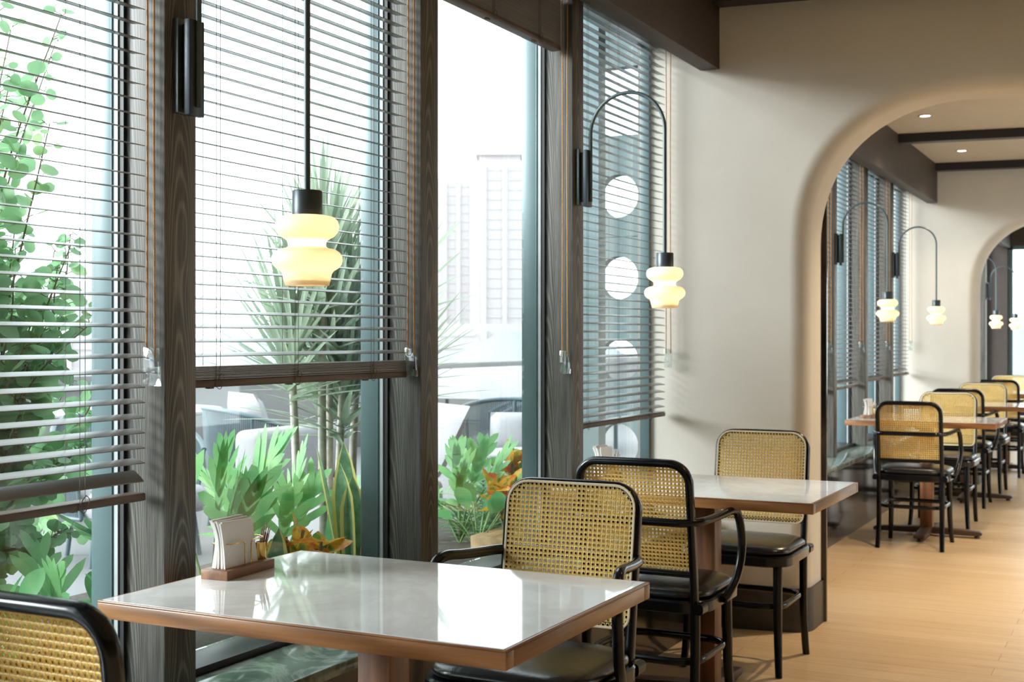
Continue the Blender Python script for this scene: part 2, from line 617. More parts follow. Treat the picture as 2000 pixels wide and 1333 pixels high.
def window(idx, y0, y1, xs=None):
    e = bpy.data.objects.new('window_%d' % idx, None)
    COL.objects.link(e)
    struct(e)
    mb = MB()
    x0, x1 = -2.089, -2.022
    if xs:
        mb.box(xs[0], xs[1], y1 - 0.010, y1, 0.475, 2.60)
    else:
        mb.box(x0, x1, y1 - 0.010, y1, 0.475, 2.60)
        mb.box(x0 + 0.062, x1 - 0.008, y1 - 0.013, y1 - 0.0105, 0.475, 2.60)
    mb.box(x0, x1, y0, y0 + 0.010, 0.475, 2.60)
    mb.box(x0, x1, y0 + 0.0105, y1 - 0.0135, 2.55, 2.60)
    mb.build('frame', M_frame, e, bevel=0.003)
    mb = MB()
    mb.box(-2.095, -1.965, y0, y1, 0.4752, 0.494)
    mb.build('bottom_rail', M_trimblk, e, bevel=0.002)
    mb = MB()
    mb.box(-2.021, -2.011, y1 - 0.012, y1 - 0.0003, 0.494, 2.60)
    if not xs:
        mb.build('bead', M_bead, e)
    mb = MB()
    mb.box(-2.011, -1.997, y1 - 0.009, y1 - 0.0003, 0.494, 2.60)
    if not xs:
        mb.build('gasket', M_gasket, e)
    mb = MB()
    mb.box(XG - 0.004, XG + 0.004, y0 + 0.011, y1 - 0.011, 0.495, 2.549)
    mb.build('pane', M_glass, e, smooth=0)
    return e


bays1 = [(-3.1, -2.14), (-2.04, -1.08), (-0.98, -0.02), (0.08, 1.04), (1.14, 2.10), (2.20, 3.161), (3.261, 4.225), (4.325, 5.318)]
bays2 = [(5.60, 6.34), (6.44, 7.34), (7.44, 8.39), (8.49, 9.40), (9.50, 10.41), (10.51, 11.44)]
bays3 = [(11.72, 12.45), (12.55, 13.50), (13.60, 14.55), (14.65, 15.60), (15.70, 16.62), (16.72, 17.55)]
for i, (a, b_) in enumerate(bays1 + bays2 + bays3):
    window(1 + i, a, b_, (-2.048, -2.004) if b_ in (5.318, 11.44) else None)
# right-hand windows
for i, (a, b_) in enumerate(ops):
    e = bpy.data.objects.new('window_%d' % (30 + i), None)
    COL.objects.link(e)
    struct(e)
    mb = MB()
    n = 3
    for k in range(n + 1):
        yy = a + (b_ - a) * k / n
        mb.box(XR + 0.06, XR + 0.12, max(a, yy - 0.03), min(b_, yy + 0.03), 0.35, 2.45)
    mb.box(XR + 0.06, XR + 0.12, a, b_, 0.35, 0.40)
    mb.box(XR + 0.06, XR + 0.12, a, b_, 2.40, 2.45)
    mb.build('frame', M_frame, e)
    mb = MB()
    mb.box(XR + 0.085, XR + 0.093, a + 0.01, b_ - 0.01, 0.38, 2.42)
    mb.build('pane', M_glass, e, smooth=0)


# ------------------------------------------------------------------ cross walls with arched openings
def arch_wall(name, A, xj, xl=-2.06, a=0.66, b=0.62, spring=1.65, xr2=1.75, r=0.075):
    """front face on Y = A + SLOPE*x; solid behind it; arched doorway with a rounded front edge"""
    path, outer = [], []
    for k in range(6):
        h = spring * k / 6
        path.append((xj, h, -1, 0))
        outer.append((xl, h))
    NC = 20
    for k in range(NC + 1):
        t = PI / 2 * k / NC
        e = 2 / 2.25
        cx, cz = math.cos(t) ** e if math.cos(t) > 1e-9 else 0, math.sin(t) ** e if math.sin(t) > 1e-9 else 0
        x = xj + a - a * cx
        z = spring + b * cz
        path.append((x, z, -math.cos(t), math.sin(t)))
        if k <= NC // 2:
            outer.append((xl, spring + (CEIL - spring) * k / (NC // 2)))
        else:
            outer.append((xl + (xj + a - xl) * (k - NC // 2) / (NC - NC // 2), CEIL))
    top = spring + b
    mid = (xj + xr2) / 2
    path.append((mid, top, 0, 1))
    outer.append((mid, CEIL))
    P, O = list(path), list(outer)
    for (p, o) in zip(reversed(path[:-1]), reversed(outer[:-1])):
        P.append((2 * mid - p[0], p[1], -p[2], p[3]))
        if o[0] <= xl + 1e-6:
            O.append((XR, o[1]))
        else:
            O.append((mid + (mid - o[0]) * (XR - mid) / (mid - xl), o[1]))

    def W(x, z, d):
        return (x, A + SLOPE * x + d, z)
    rings = [[W(o[0], o[1], 0) for o in O]]
    for k in range(6):
        t = PI / 2 * k / 5
        off, d = r * (1 - math.sin(t)), r * (1 - math.cos(t))
        rings.append([W(p[0] + p[2] * off, p[1] + p[3] * off, d) for p in P])
    rings.append([W(p[0], p[1], WT) for p in P])
    rings.append([W(o[0], o[1], WT) for o in O])
    mb = MB()
    n = len(P)
    vs = [q for R in rings for q in R]
    fs = []
    for i in range(len(rings) - 1):
        for k in range(n - 1):
            fs.append((i * n + k, i * n + k + 1, (i + 1) * n + k + 1, (i + 1) * n + k))
    for k in range(n - 1):
        fs.append(((len(rings) - 1) * n + k, (len(rings) - 1) * n + k + 1, k + 1, k))
    mb.add(vs, fs)
    return struct(mb.build(name, M_wall, smooth=35))


XJ1, XJ2 = -1.33, -1.385
arch_wall('wall_front', A1, XJ1)
arch_wall('wall_far', A2, XJ2)


def skirting(name, A, xj, r=0.075, h=0.185, t=0.012):
    pl = [(-1.744, 0.0)]
    pl.append((xj - r, 0.0))
    for k in range(1, 7):
        a = PI / 2 * k / 6
        pl.append((xj - r + r * math.sin(a), r - r * math.cos(a)))
    pl.append((xj, WT))
    inn = [Vector((x, A + SLOPE * x + d)) for (x, d) in pl]
    out = []
    for i, p in enumerate(inn):
        tg = inn[min(i + 1, len(inn) - 1)] - inn[max(i - 1, 0)]
        tg.normalize()
        out.append(p + Vector((tg.y, -tg.x)) * t)
    mb = MB()
    n = len(inn)
    vs = [(p.x, p.y, 0) for p in inn] + [(p.x, p.y, 0) for p in out] + [(p.x, p.y, h) for p in inn] + [(p.x, p.y, h) for p in out]
    fs = []
    for k in range(n - 1):
        fs += [(n + k, n + k + 1, 3 * n + k + 1, 3 * n + k), (2 * n + k, 2 * n + k + 1, 3 * n + k + 1, 3 * n + k)]
    fs += [(0, n, 3 * n, 2 * n), (n - 1, 2 * n - 1, 4 * n - 1, 3 * n - 1)]
    mb.add(vs, fs)
    return struct(mb.build(name, M_base, smooth=30))


skirting('baseboard_front', A1, XJ1)
skirting('baseboard_far', A2, XJ2)

# polished black panel fixed on the back of the near cross wall, its edge showing in the arch
mb = MB()
x0, x1 = -1.744, XJ1 + 0.022
y0 = A1 + WT + 0.001
mb.hexa([(x0, y0 + SLOPE * x0, 0), (x1, y0 + SLOPE * x1, 0), (x1, y0 + 0.022 + SLOPE * x1, 0), (x0, y0 + 0.022 + SLOPE * x0, 0),
         (x0, y0 + SLOPE * x0, 2.0), (x1, y0 + SLOPE * x1, 2.0), (x1, y0 + 0.022 + SLOPE * x1, 2.0), (x0, y0 + 0.022 + SLOPE * x0, 2.0)])
struct(mb.build('trim_40', M_gloss, bevel=0.003))

# dark bars under the ceiling, running across the rooms
k = 41
for A in (A1 - 0.11, A1 - 2.1, A1 - 4.1, A1 + WT + 1.95, A1 + WT + 4.02, A2 - 0.11, A2 + WT + 2.0):
    mb = MB()
    x0, x1 = -1.699, XR
    y0, y1 = A, A + 0.105
    mb.hexa([(x0, y0 + SLOPE * x0, 2.685), (x1, y0 + SLOPE * x1, 2.685), (x1, y1 + SLOPE * x1, 2.685), (x0, y1 + SLOPE * x0, 2.685),
             (x0, y0 + SLOPE * x0, CEIL), (x1, y0 + SLOPE * x1, CEIL), (x1, y1 + SLOPE * x1, CEIL), (x0, y1 + SLOPE * x0, CEIL)])
    struct(mb.build('trim_%d' % k, M_trimblk, smooth=0))
    k += 1

# end wall of the third room: glazed
mb = MB()
mb.box(-2.1, -1.74, YE, YE + 0.2, 0, CEIL)
mb.box(1.6, XR, YE, YE + 0.2, 0, CEIL)
mb.box(-1.74, 1.6, YE, YE + 0.2, 0, 0.45)
mb.box(-1.74, 1.6, YE, YE + 0.2, 2.45, CEIL)
struct(mb.build('wall_end', M_beam, smooth=0))
e = bpy.data.objects.new('window_40', None)
COL.objects.link(e)
struct(e)
mb = MB()
for x in (-1.71, -0.5, 0.5, 1.57):
    mb.box(x - 0.03, x + 0.03, YE + 0.05, YE + 0.12, 0.45, 2.45)
for z in (0.475, 2.425):
    mb.box(-1.74, 1.6, YE + 0.05, YE + 0.12, z - 0.025, z + 0.025)
mb.build('frame', M_frame, e)
mb = MB()
mb.box(-1.73, 1.59, YE + 0.08, YE + 0.088, 0.46, 2.44)
mb.build('pane', M_glass, e, smooth=0)


# ------------------------------------------------------------------ downlights
def spot(name, loc, energy, parent, col=(1.0, 0.83, 0.62), ang=110, blend=0.6, rad=0.05):
    l = bpy.data.lights.new(name, 'SPOT')
    l.energy = energy
    l.color = col
    l.spot_size = math.radians(ang)
    l.spot_blend = blend
    l.shadow_soft_size = rad
    o = bpy.data.objects.new(name, l)
    COL.objects.link(o)
    o.location = loc
    o.parent = parent
    return o


def downlight(loc, label, energy, col=(1.0, 0.83, 0.62)):
    e = empty('recessed_downlight', loc, label, 'ceiling light', group='recessed ceiling downlights')
    mb = MB()
    mb.lathe([(0.034, -0.004), (0.045, -0.006), (0.047, -0.003), (0.047, 0.0), (0.034, 0.0)], n=24)
    mb.build('trim_ring', M_bead, e)
    mb = MB()
    mb.lathe([(0.0005, -0.002), (0.034, -0.002), (0.034, 0.0), (0.0005, 0.0)], n=24)
    mb.build('lens', M_lens, e)
    spot('spot', (0, 0, -0.02), energy, e, col)


downlight((-1.40, 8.93, CEIL), 'lit ceiling downlight over the first table beyond the near arch', 34)
downlight((-1.40, 10.72, CEIL), 'lit ceiling downlight over the second table beyond the near arch', 34)
downlight((-0.45, 6.35, CEIL), 'ceiling downlight just behind the near arch', 180, (1.0, 0.77, 0.5))
downlight((0.55, 7.6, CEIL), 'ceiling downlight right of the aisle just behind the near arch', 120, (1.0, 0.77, 0.5))
downlight((0.7, 9.6, CEIL), 'ceiling downlight over the aisle in the second dining bay', 45)
downlight((-1.2, 13.6, CEIL), 'ceiling downlight over the table beyond the far arch', 40)
downlight((0.7, 13.6, CEIL), 'ceiling downlight over the aisle beyond the far arch', 40)
for (x, y, lb) in ((0.3, 4.25, 'ceiling downlight before the near arch, beside the second table'), (0.9, 2.6, 'ceiling downlight over the aisle right of the nearest table'),
                   (1.6, 0.6, 'ceiling downlight over the aisle nearest the back wall'), (2.4, 4.3, 'ceiling downlight nearest the right-hand wall')):
    downlight((x, y, CEIL), lb, 22)


# ------------------------------------------------------------------ venetian blinds
def blind(y0, y1, bottom, label, cord_y=None, holder_z=1.19, n_slats=50, last_tilt=True, xb=-1.945):
    e = empty('venetian_blind', (xb, (y0 + y1) / 2, bottom), label, 'blind', group='venetian blinds along the window wall')
    hw = 0.0178
    Y0, Y1 = y0 - (y0 + y1) / 2 + 0.008, y1 - (y0 + y1) / 2 - 0.018
    top = 2.565 - bottom
    PITCH, ST = 0.0322, 0.0034
    # hanging slats from the top at full pitch, the rest gathered on the rail
    rail_h = 0.017
    n_h = n_slats
    while n_h > 0 and top - 0.03 - n_h * PITCH < rail_h + (n_slats - n_h) * ST + 0.004:
        n_h -= 1
    zs = [(top - 0.03 - (k + 1) * PITCH, math.radians(10 + 3.5 * (k / 50) ** 2)) for k in range(n_h)]
    zs += [(rail_h + 0.004 + (n_slats - n_h - 1 - k) * ST, 0.02) for k in range(n_slats - n_h)]
    mb = MB()
    for i, (z, t) in enumerate(zs):
        if last_tilt and n_slats - n_h < 4 and i == n_h - 1:
            t = math.radians(38)
        c, s_ = math.cos(t), math.sin(t)
        jz = random.uniform(-0.0006, 0.0006)
        prof = []
        for u in (-1, -0.35, 0.35, 1):
            xx = hw * u
            zz = 0.0013 * (1 - u * u)
            prof.append((xx * c + zz * s_, -xx * s_ + zz * c + z + jz))
        th = 0.0018 if i < n_h else 0.0022
        vs = [(x, Y0, z_) for (x, z_) in prof] + [(x, Y0, z_ - th) for (x, z_) in prof] + [(x, Y1, z_) for (x, z_) in prof] + [(x, Y1, z_ - th) for (x, z_) in prof]
        fs = []
        for q in range(3):
            fs += [(q, q + 1, 8 + q + 1, 8 + q), (4 + q, 12 + q, 12 + q + 1, 4 + q + 1), (q, 4 + q, 5 + q, q + 1), (8 + q, 9 + q, 13 + q, 12 + q)]
        fs += [(0, 8, 12, 4), (3, 7, 15, 11)]
        mb.add(vs, fs)
    mb.build('slats', M_slat, e, smooth=30)
    mb = MB()
    mb.box(-0.02, 0.02, Y0, Y1, 0, rail_h)
    mb.build('bottom_rail', M_rail, e, bevel=0.003)
    mb = MB()
    mb.box(-0.025, 0.025, Y0, Y1, top - 0.04, top + 0.034)
    mb.build('headrail', M_rail, e, bevel=0.002)
    W = Y1 - Y0
    for fr in (0.11, 0.43, 0.80):
        mb = MB()
        yy = Y0 + W * fr
        for (dx, dy) in ((0.0195, 0), (-0.0195, 0.0), (0.0195, 0.014)):
            mb.sweep([(dx, yy + dy, rail_h * 0.6), (dx, yy + dy, top - 0.04)], 0.0007, n=5)
        # knotted cord ends gathered under the rail
        loop = [(0.020, yy + 0.004, rail_h), (0.024, yy + 0.012, rail_h + 0.012), (0.025, yy + 0.020, rail_h + 0.002), (0.024, yy + 0.009, -0.004),
                (0.022, yy - 0.004, 0.004), (0.024, yy + 0.003, 0.022), (0.023, yy + 0.014, 0.03)]
        mb.sweep(catmull(loop, 5), 0.0009, n=5)
        mb.box(-0.006, 0.006, yy - 0.008, yy + 0.008, -0.004, 0.0005)
        mb.build('ladder_cord', M_cord, e)
    # looped pull cord in a clear tensioner fixed to the jamb
    cz = holder_z - bottom
    ye = Y1 + 0.001
    if cord_y is not None:
        ye = cord_y - (y0 + y1) / 2
    for dx, w_ in ((0.022, 0.004), (0.044, -0.003)):
        P = []
        for q in range(13):
            t = q / 12
            P.append((dx + w_ * math.sin(t * PI) * 0.6 + random.uniform(-.0005, .0005), ye - 0.001, (top - 0.03) * (1 - t) + (cz + 0.02) * t))
        mb = MB()
        mb.sweep(P, 0.0021, n=6)
        mb.build('pull_cord', M_pull, e)
    mb = MB()
    for (za, zb) in ((0, 0),):
        x0, x1 = 0.014, 0.051
        mb.hexa([(x0, ye - 0.006, cz - 0.042), (x1 + 0.001, ye - 0.006, cz - 0.042), (x1 + 0.001, ye + 0.013, cz - 0.042), (x0, ye + 0.013, cz - 0.042),
                 (x0, ye - 0.006, cz + 0.042), (x1 - 0.004, ye - 0.006, cz + 0.042), (x1 - 0.004, ye + 0.013, cz + 0.042), (x0, ye + 0.013, cz + 0.042)])
    h = mb.build('cord_holder', M_clear, e, bevel=0.003, seg=2)
    for dz in (0.026, -0.026):
        mb = MB()
        ring = [(0.031 + 0.011 * math.cos(a), ye - 0.0065, cz + dz + 0.011 * math.sin(a)) for a in [2 * PI * q / 20 for q in range(20)]]
        mb.sweep(ring, 0.0022, n=6, closed=True, ref=(0, 1, 0))
        ring = [(0.031 + 0.0045 * math.cos(a), ye - 0.0065, cz + dz + 0.0045 * math.sin(a)) for a in [2 * PI * q / 14 for q in range(14)]]
        mb.sweep(ring, 0.002, n=6, closed=True, ref=(0, 1, 0))
        mb.build('pulley', M_clear, h)
    return e


blind(1.14, 2.10, 0.905, 'wooden venetian blind let down low on the left edge, before the green shrub', holder_z=1.190, n_slats=49)
blind(2.20, 3.161, 1.139, 'wooden venetian blind half down behind the big near lamp', holder_z=1.183)
blind(3.261, 4.225, 2.29, 'venetian blind pulled right up into a dark stack at the top', holder_z=1.165)
blind(4.325, 5.318, 0.911, 'venetian blind let down over the round-holed panel beside the plaster wall', holder_z=1.165, last_tilt=False)
blind(6.44, 7.34, 0.905, 'narrow strip of blind just inside the black edge of the near arch')
blind(7.44, 8.39, 0.905, 'blind in the second bay, left of the sconce box seen through the arch')
blind(8.49, 9.40, 0.905, 'blind behind the arched rod of the first lamp seen through the arch')
blind(9.50, 10.41, 0.93, 'blind behind the straight rod of the first lamp seen through the arch')
blind(10.51, 11.44, 0.94, 'pale blind next to the plaster wall seen through the arch')


# ------------------------------------------------------------------ sconce lamps on the columns
SH = [(0.0315, 0.144), (0.040, 0.1435), (0.054, 0.1405), (0.0625, 0.133), (0.0655, 0.122), (0.063, 0.110), (0.055, 0.101), (0.045, 0.0955), (0.0395, 0.091),
      (0.038, 0.085), (0.0385, 0.080), (0.044, 0.0765), (0.056, 0.0745), (0.066, 0.069), (0.0715, 0.060), (0.0725, 0.052), (0.070, 0.043), (0.063, 0.0355), (0.054, 0.030), (0.0505, 0.025),
      (0.0485, 0.015), (0.0455, 0.002), (0.0440, 0.0), (0.0425, 0.002), (0.045, 0.013)]


def sconce(y, label, bulb=0.75, first=[None]):
    e = empty('wall_lamp', (XC, y, 1.735), label, 'lamp', group='arched wall lamps with opal glass shades')
    mb = MB()
    mb.box(0, 0.016, -0.026, 0.026, 0.0, 0.204)
    bp = mb.build('wall_plate', M_gunmetal, e, bevel=0.002)
    mb = MB()
    mb.box(0.016, 0.030, -0.012, 0.012, 0.012, 0.192)
    mb.build('neck', M_black, bp)
    mb = MB()
    mb.box(0.030, 0.046, -0.024, 0.024, -0.006, 0.200)
    mb.build('lamp_housing', M_housing, e, bevel=0.002)
    R = 0.142
    xs = 0.050
    P = [(xs, 0, 0.012), (xs, 0, 0.10), (xs, 0, 0.20), (xs, 0, 0.255)]
    for k in range(1, 25):
        a = PI - PI * k / 24
        P.append((xs + R + R * math.cos(a), 0, 0.255 + R * math.sin(a)))
    xe = xs + 2 * R
    P += [(xe, 0, 0.1), (xe, 0, -0.06), (xe, 0, -0.183)]
    mb = MB()
    mb.sweep(P, 0.0066, n=12, ref=(0, 1, 0))
    mb.build('arm', M_arm, e)
    mb = MB()
    mb.lathe([(0.0066, -0.181), (0.0295, -0.182), (0.031, -0.184), (0.031, -0.232), (0.0005, -0.232)], (xe, 0, 0))
    mb.build('cap', M_housing, e)
    mb = MB()
    mb.lathe(SH, (xe, 0, -0.3765), 48)
    mb.build('lamp_shade', M_opal, e, smooth=60)
    l = bpy.data.lights.new('bulb', 'POINT')
    l.energy = bulb
    l.color = (1.0, 0.86, 0.64)
    l.shadow_soft_size = 0.018
    o = bpy.data.objects.new('bulb', l)
    COL.objects.link(o)
    o.parent = e
    o.location = (xe, 0, -0.293)
    return e


sconce(2.15, 'large near lamp hanging in front of the half-drawn blind, over the nearest table')
sconce(4.276, 'arched lamp in front of the round-holed panel, over the second table')
sconce(8.44, 'first arched lamp seen through the near arch, in front of the blinds')
sconce(10.46, 'second arched lamp seen through the near arch, in front of the plaster wall')
sconce(14.60, 'small lamp seen through the far arch, left of the bright end window')
sconce(16.67, 'faintest lamp hanging in front of the bright end window')


# ------------------------------------------------------------------ tables
def make_table():
    e = empty('dining_table', (-1.398, 2.192, 0), 'nearest dining table, white marble top with wood edge, in the foreground', 'table', group='marble topped dining tables')
    hx, hy, bw = 0.447, 0.331, 0.007
    z0, z1 = 0.706, 0.74
    for s in (-1, 1):
        mb = MB()
        mb.box(-hx, hx, min(s * hy, s * (hy - 0.03)), max(s * hy, s * (hy - 0.03)), z0, z1 - 0.004)
        mb.box(-hx, hx, min(s * hy, s * (hy - bw)), max(s * hy, s * (hy - bw)), z1 - 0.004, z1)
        mb.build('edge_band', M_oakX, e, bevel=0.0015)
        mb = MB()
        mb.box(min(s * hx, s * (hx - 0.03)), max(s * hx, s * (hx - 0.03)), -hy + 0.0302, hy - 0.0302, z0, z1 - 0.004)
        mb.box(min(s * hx, s * (hx - bw)), max(s * hx, s * (hx - bw)), -hy + bw + 0.0002, hy - bw - 0.0002, z1 - 0.004, z1)
        mb.build('edge_band', M_oakY, e, bevel=0.0015)
    mb = MB()
    mb.box(-hx + bw + 0.0003, hx - bw - 0.0003, -hy + bw + 0.0003, hy - bw - 0.0003, z1 - 0.0038, z1 + 0.0006)
    mb.box(-hx + 0.031, hx - 0.031, -hy + 0.031, hy - 0.031, z0 + 0.004, z1 - 0.0039)
    mb.build('marble_top', M_marble, e)
    mb = MB()
    mb.box(-0.038, 0.038, -0.038, 0.038, 0.04, 0.685)
    mb.build('post', M_oakZ, e, bevel=0.003)
    mb = MB()
    mb.box(-0.24, 0.24, -0.05, 0.05, 0.685, 0.7055)
    mb.box(-0.05, 0.05, -0.18, -0.051, 0.685, 0.7055)
    mb.box(-0.05, 0.05, 0.051, 0.18, 0.685, 0.7055)
    mb.build('support_plate', M_foot, e)
    for (ax, L) in ((0, 0.33), (1, 0.315)):
        mb = MB()
        w_ = 0.032
        for s in (-1, 1):
            prof = [(0.0 if ax == 0 else w_, 0.016), (L - 0.02, 0.016), (L, 0.02), (L, 0.036), (L - 0.01, 0.042), (0.06, 0.056), (0.0 if ax == 0 else w_, 0.056)]
            n = len(prof)
            vs = []
            for sw in (-1, 1):
                for (q, z) in prof:
                    p = (s * q, sw * w_, z) if ax == 0 else (sw * w_, s * q, z)
                    vs.append(p)
            fs = [tuple(range(n)), tuple(range(2 * n - 1, n - 1, -1))] + [(k, (k + 1) % n, n + (k + 1) % n, n + k) for k in range(n)]
            mb.add(vs, fs)
            c = (s * (L - 0.03), 0, 0) if ax == 0 else (0, s * (L - 0.03), 0)
            mb.lathe([(0.0005, 0), (0.016, 0), (0.018, 0.004), (0.014, 0.0165), (0.0005, 0.0165)], c, 14)
        mb.build('foot_bar', M_foot, e, bevel=0.002)
    return e


t1 = make_table()
dup(t1, (-1.398, 4.275, 0), label='second dining table, before the arched plaster wall, chairs on both sides')
dup(t1, (-1.315, 8.46, 0), label='third dining table, first one seen through the near arch')
dup(t1, (-1.335, 10.53, 0), label='fourth dining table, at the far arch wall, seen through the near arch')
dup(t1, (-1.30, 13.0, 0), label='farthest dining table, beyond the far arch at the right edge')


# ------------------------------------------------------------------ chairs
def back_y(z):
    return -0.19 - 0.062 * (z - 0.45) / 0.435


def make_chair(arms, loc, rz, label):
    e = empty('dining_chair', loc, label, 'chair', rz, 'black bentwood chairs with cane backs')
    HX, TOP, R = 0.181, 0.869, 0.062   # centre line of the frame
    P = [(-HX, back_y(0.43), 0.43), (-HX, back_y(0.55), 0.55), (-HX, back_y(0.68), 0.68), (-HX, back_y(TOP - R), TOP - R)]
    for k in range(1, 9):
        a = PI - PI / 2 * k / 8
        z = TOP - R + R * math.sin(a)
        P.append((-HX + R + R * math.cos(a), back_y(z), z))
    P2 = [(-x, y, z) for (x, y, z) in reversed(P)]
    P = P + [(-0.06, back_y(TOP) - 0.002, TOP + 0.001), (0.06, back_y(TOP) - 0.002, TOP + 0.001)] + P2
    mb = MB()
    mb.sweep(P, 0.0125, 0.0165, n=14, ref=(0, 1, 0), power=2.6)
    mb.sweep([(-HX + 0.005, back_y(0.527), 0.527), (HX - 0.005, back_y(0.527), 0.527)], 0.010, 0.0165, n=12, ref=(0, 1, 0), power=2.8)
    mb.build('back_frame', M_chairblk, e, smooth=60)
    # cane panel on the front of the frame
    N, cell = 29, 0.01238
    zlo, zhi = 0.519, 0.873
    hxp = 0.1795
    rows = int(round((zhi - zlo) / cell))
    rcr = 0.056
    mb = MB()
    hz = (zhi - zlo) / 2
    zc = (zhi + zlo) / 2
    cx_, cz_ = 2 * hxp / N, (zhi - zlo) / rows
    rh = 0.0036

    def inside(x, z):
        dx, dz = abs(x) - (hxp - rcr), z - (zhi - rcr)
        if z > zhi - rcr and dx > 0:
            return dx * dx + dz * dz < (rcr - 0.001) ** 2
        dzb = (zlo + 0.03) - z
        if dzb > 0 and abs(x) > hxp - 0.03:
            return (abs(x) - hxp + 0.03) ** 2 + dzb ** 2 < 0.029 ** 2
        return True
    pts8 = [(-1, -1), (0, -1), (1, -1), (1, 0), (1, 1), (0, 1), (-1, 1), (-1, 0)]
    for i in range(N):
        for j in range(rows):
            x = -hxp + (i + 0.5) * cx_
            z = zlo + (j + 0.5) * cz_
            if not inside(x, z):
                continue
            o_ = [(x + px * cx_ / 2, z + pz * cz_ / 2) for px, pz in pts8]
            i_ = [(x + rh * math.cos(-3 * PI / 4 + q * PI / 4), z + rh * math.sin(-3 * PI / 4 + q * PI / 4)) for q in range(8)]
            vs = [(a, back_y(c) + 0.0155, c) for (a, c) in o_] + [(a, back_y(c) + 0.0172, c) for (a, c) in i_] + [(a, back_y(c) + 0.0142, c) for (a, c) in i_]
            fs = [(q, (q + 1) % 8, 8 + (q + 1) % 8, 8 + q) for q in range(8)] + [(8 + q, 8 + (q + 1) % 8, 16 + (q + 1) % 8, 16 + q) for q in range(8)]
            mb.add(vs, fs)
    cane = mb.build('cane_panel', M_cane, e, smooth=0)
    ring = []
    for (x, z) in rrect(hxp, hz, 0.056, 7):
        if z < 0:
            continue
        ring.append((x, z + zc))
    b3 = [(x, z + zc) for (x, z) in rrect(hxp, hz, 0.03, 5) if z < 0]
    ring = ring + b3
    mb = MB()
    mb.sweep([(x, back_y(z) + 0.0165, z) for (x, z) in ring], 0.0036, 0.0022, n=8, closed=True, ref=(0, 1, 0))
    mb.build('spline', M_spline, cane)
    # seat
    def ringpts(hx, hy, r, z, n=8):
        return [(x, y, z) for (x, y) in rrect(hx, hy, r, n)]
    mb = MB()
    sec = [(0.212, 0.205, 0.09, 0.404), (0.218, 0.211, 0.095, 0.408), (0.219, 0.212, 0.095, 0.438), (0.214, 0.207, 0.09, 0.444)]
    rings = [ringpts(*s_) for s_ in sec]
    n = len(rings[0])
    vs = [p for r_ in rings for p in r_]
    fs = [(i * n + k, i * n + (k + 1) % n, (i + 1) * n + (k + 1) % n, (i + 1) * n + k) for i in range(len(rings) - 1) for k in range(n)]
    fs += [tuple(range(n - 1, -1, -1)), tuple((len(rings) - 1) * n + k for k in range(n))]
    mb.add(vs, fs)
    mb.build('seat_frame', M_chairblk, e)
    mb = MB()
    sec = [(0.200, 0.190, 0.085, 0.4442), (0.206, 0.196, 0.09, 0.452), (0.205, 0.195, 0.09, 0.462), (0.196, 0.186, 0.088, 0.472), (0.172, 0.162, 0.08, 0.4795), (0.12, 0.11, 0.06, 0.4845), (0.05, 0.045, 0.03, 0.486)]
    rings = [ringpts(*s_) for s_ in sec]
    vs = [p for r_ in rings for p in r_]
    fs = [(i * n + k, i * n + (k + 1) % n, (i + 1) * n + (k + 1) % n, (i + 1) * n + k) for i in range(len(rings) - 1) for k in range(n)]
    fs += [tuple(range(n - 1, -1, -1)), tuple((len(rings) - 1) * n + k for k in range(n))]
    mb.add(vs, fs)
    mb.build('seat_cushion', M_leather, e, smooth=70)
    # legs
    for s in (-1, 1):
        mb = MB()
        P = catmull([(s * 0.172, 0.158, 0.42), (s * 0.173, 0.166, 0.30), (s * 0.175, 0.170, 0.16), (s * 0.180, 0.182, 0.06), (s * 0.185, 0.195, 0.0)], 5)
        rr = [0.0185 - 0.0055 * k / (len(P) - 1) for k in range(len(P))]
        mb.sweep(P, rr, n=12)
        mb.build('leg', M_chairblk, e, smooth=60)
        mb = MB()
        P = catmull([(s * HX, back_y(0.43), 0.4295), (s * HX, -0.186, 0.33), (s * HX, -0.190, 0.18), (s * 0.183, -0.205, 0.06), (s * 0.185, -0.216, 0.0)], 5)
        mb.sweep(P, [0.0165 - 0.003 * k / (len(P) - 1) for k in range(len(P))], [0.014 - 0.001 * k / (len(P) - 1) for k in range(len(P))], n=12, power=2.4, ref=(0, 1, 0))
        mb.build('leg', M_chairblk, e, smooth=60)
    mb = MB()
    mb.sweep([(x, y - 0.012, 0.25) for (x, y) in rrect(0.183, 0.172, 0.085, 7)], 0.0085, 0.0125, n=10, closed=True)
    mb.build('stretcher_ring', M_chairblk, e, smooth=60)
    # knuckle blocks where the uprights pass the seat
    for s in (-1, 1):
        mb = MB()
        mb.sweep([(s * 0.199, -0.165, 0.424), (s * 0.199, -0.215, 0.424)], 0.017, 0.017, n=12, power=3)
        mb.build('seat_bracket', M_chairblk, e, smooth=50)
    if arms:
        half = [(0.224, -0.035, 0.424), (0.232, -0.01, 0.44), (0.244, 0.035, 0.485), (0.252, 0.062, 0.55), (0.252, 0.066, 0.62), (0.246, 0.046, 0.685),
                (0.238, 0.01, 0.702), (0.226, -0.06, 0.697), (0.214, -0.14, 0.692), (0.200, -0.20, 0.690), (0.165, -0.244, 0.689), (0.10, -0.2505, 0.689)]
        P = catmull(half + [(-x, y, z) for (x, y, z) in reversed(half)], 5)
        mb = MB()
        mb.sweep(P, 0.0135, 0.0125, n=12, ref=(0, 1, 0), power=2.3)
        mb.build('arm_rail', M_chairblk, e, smooth=60)
    return e


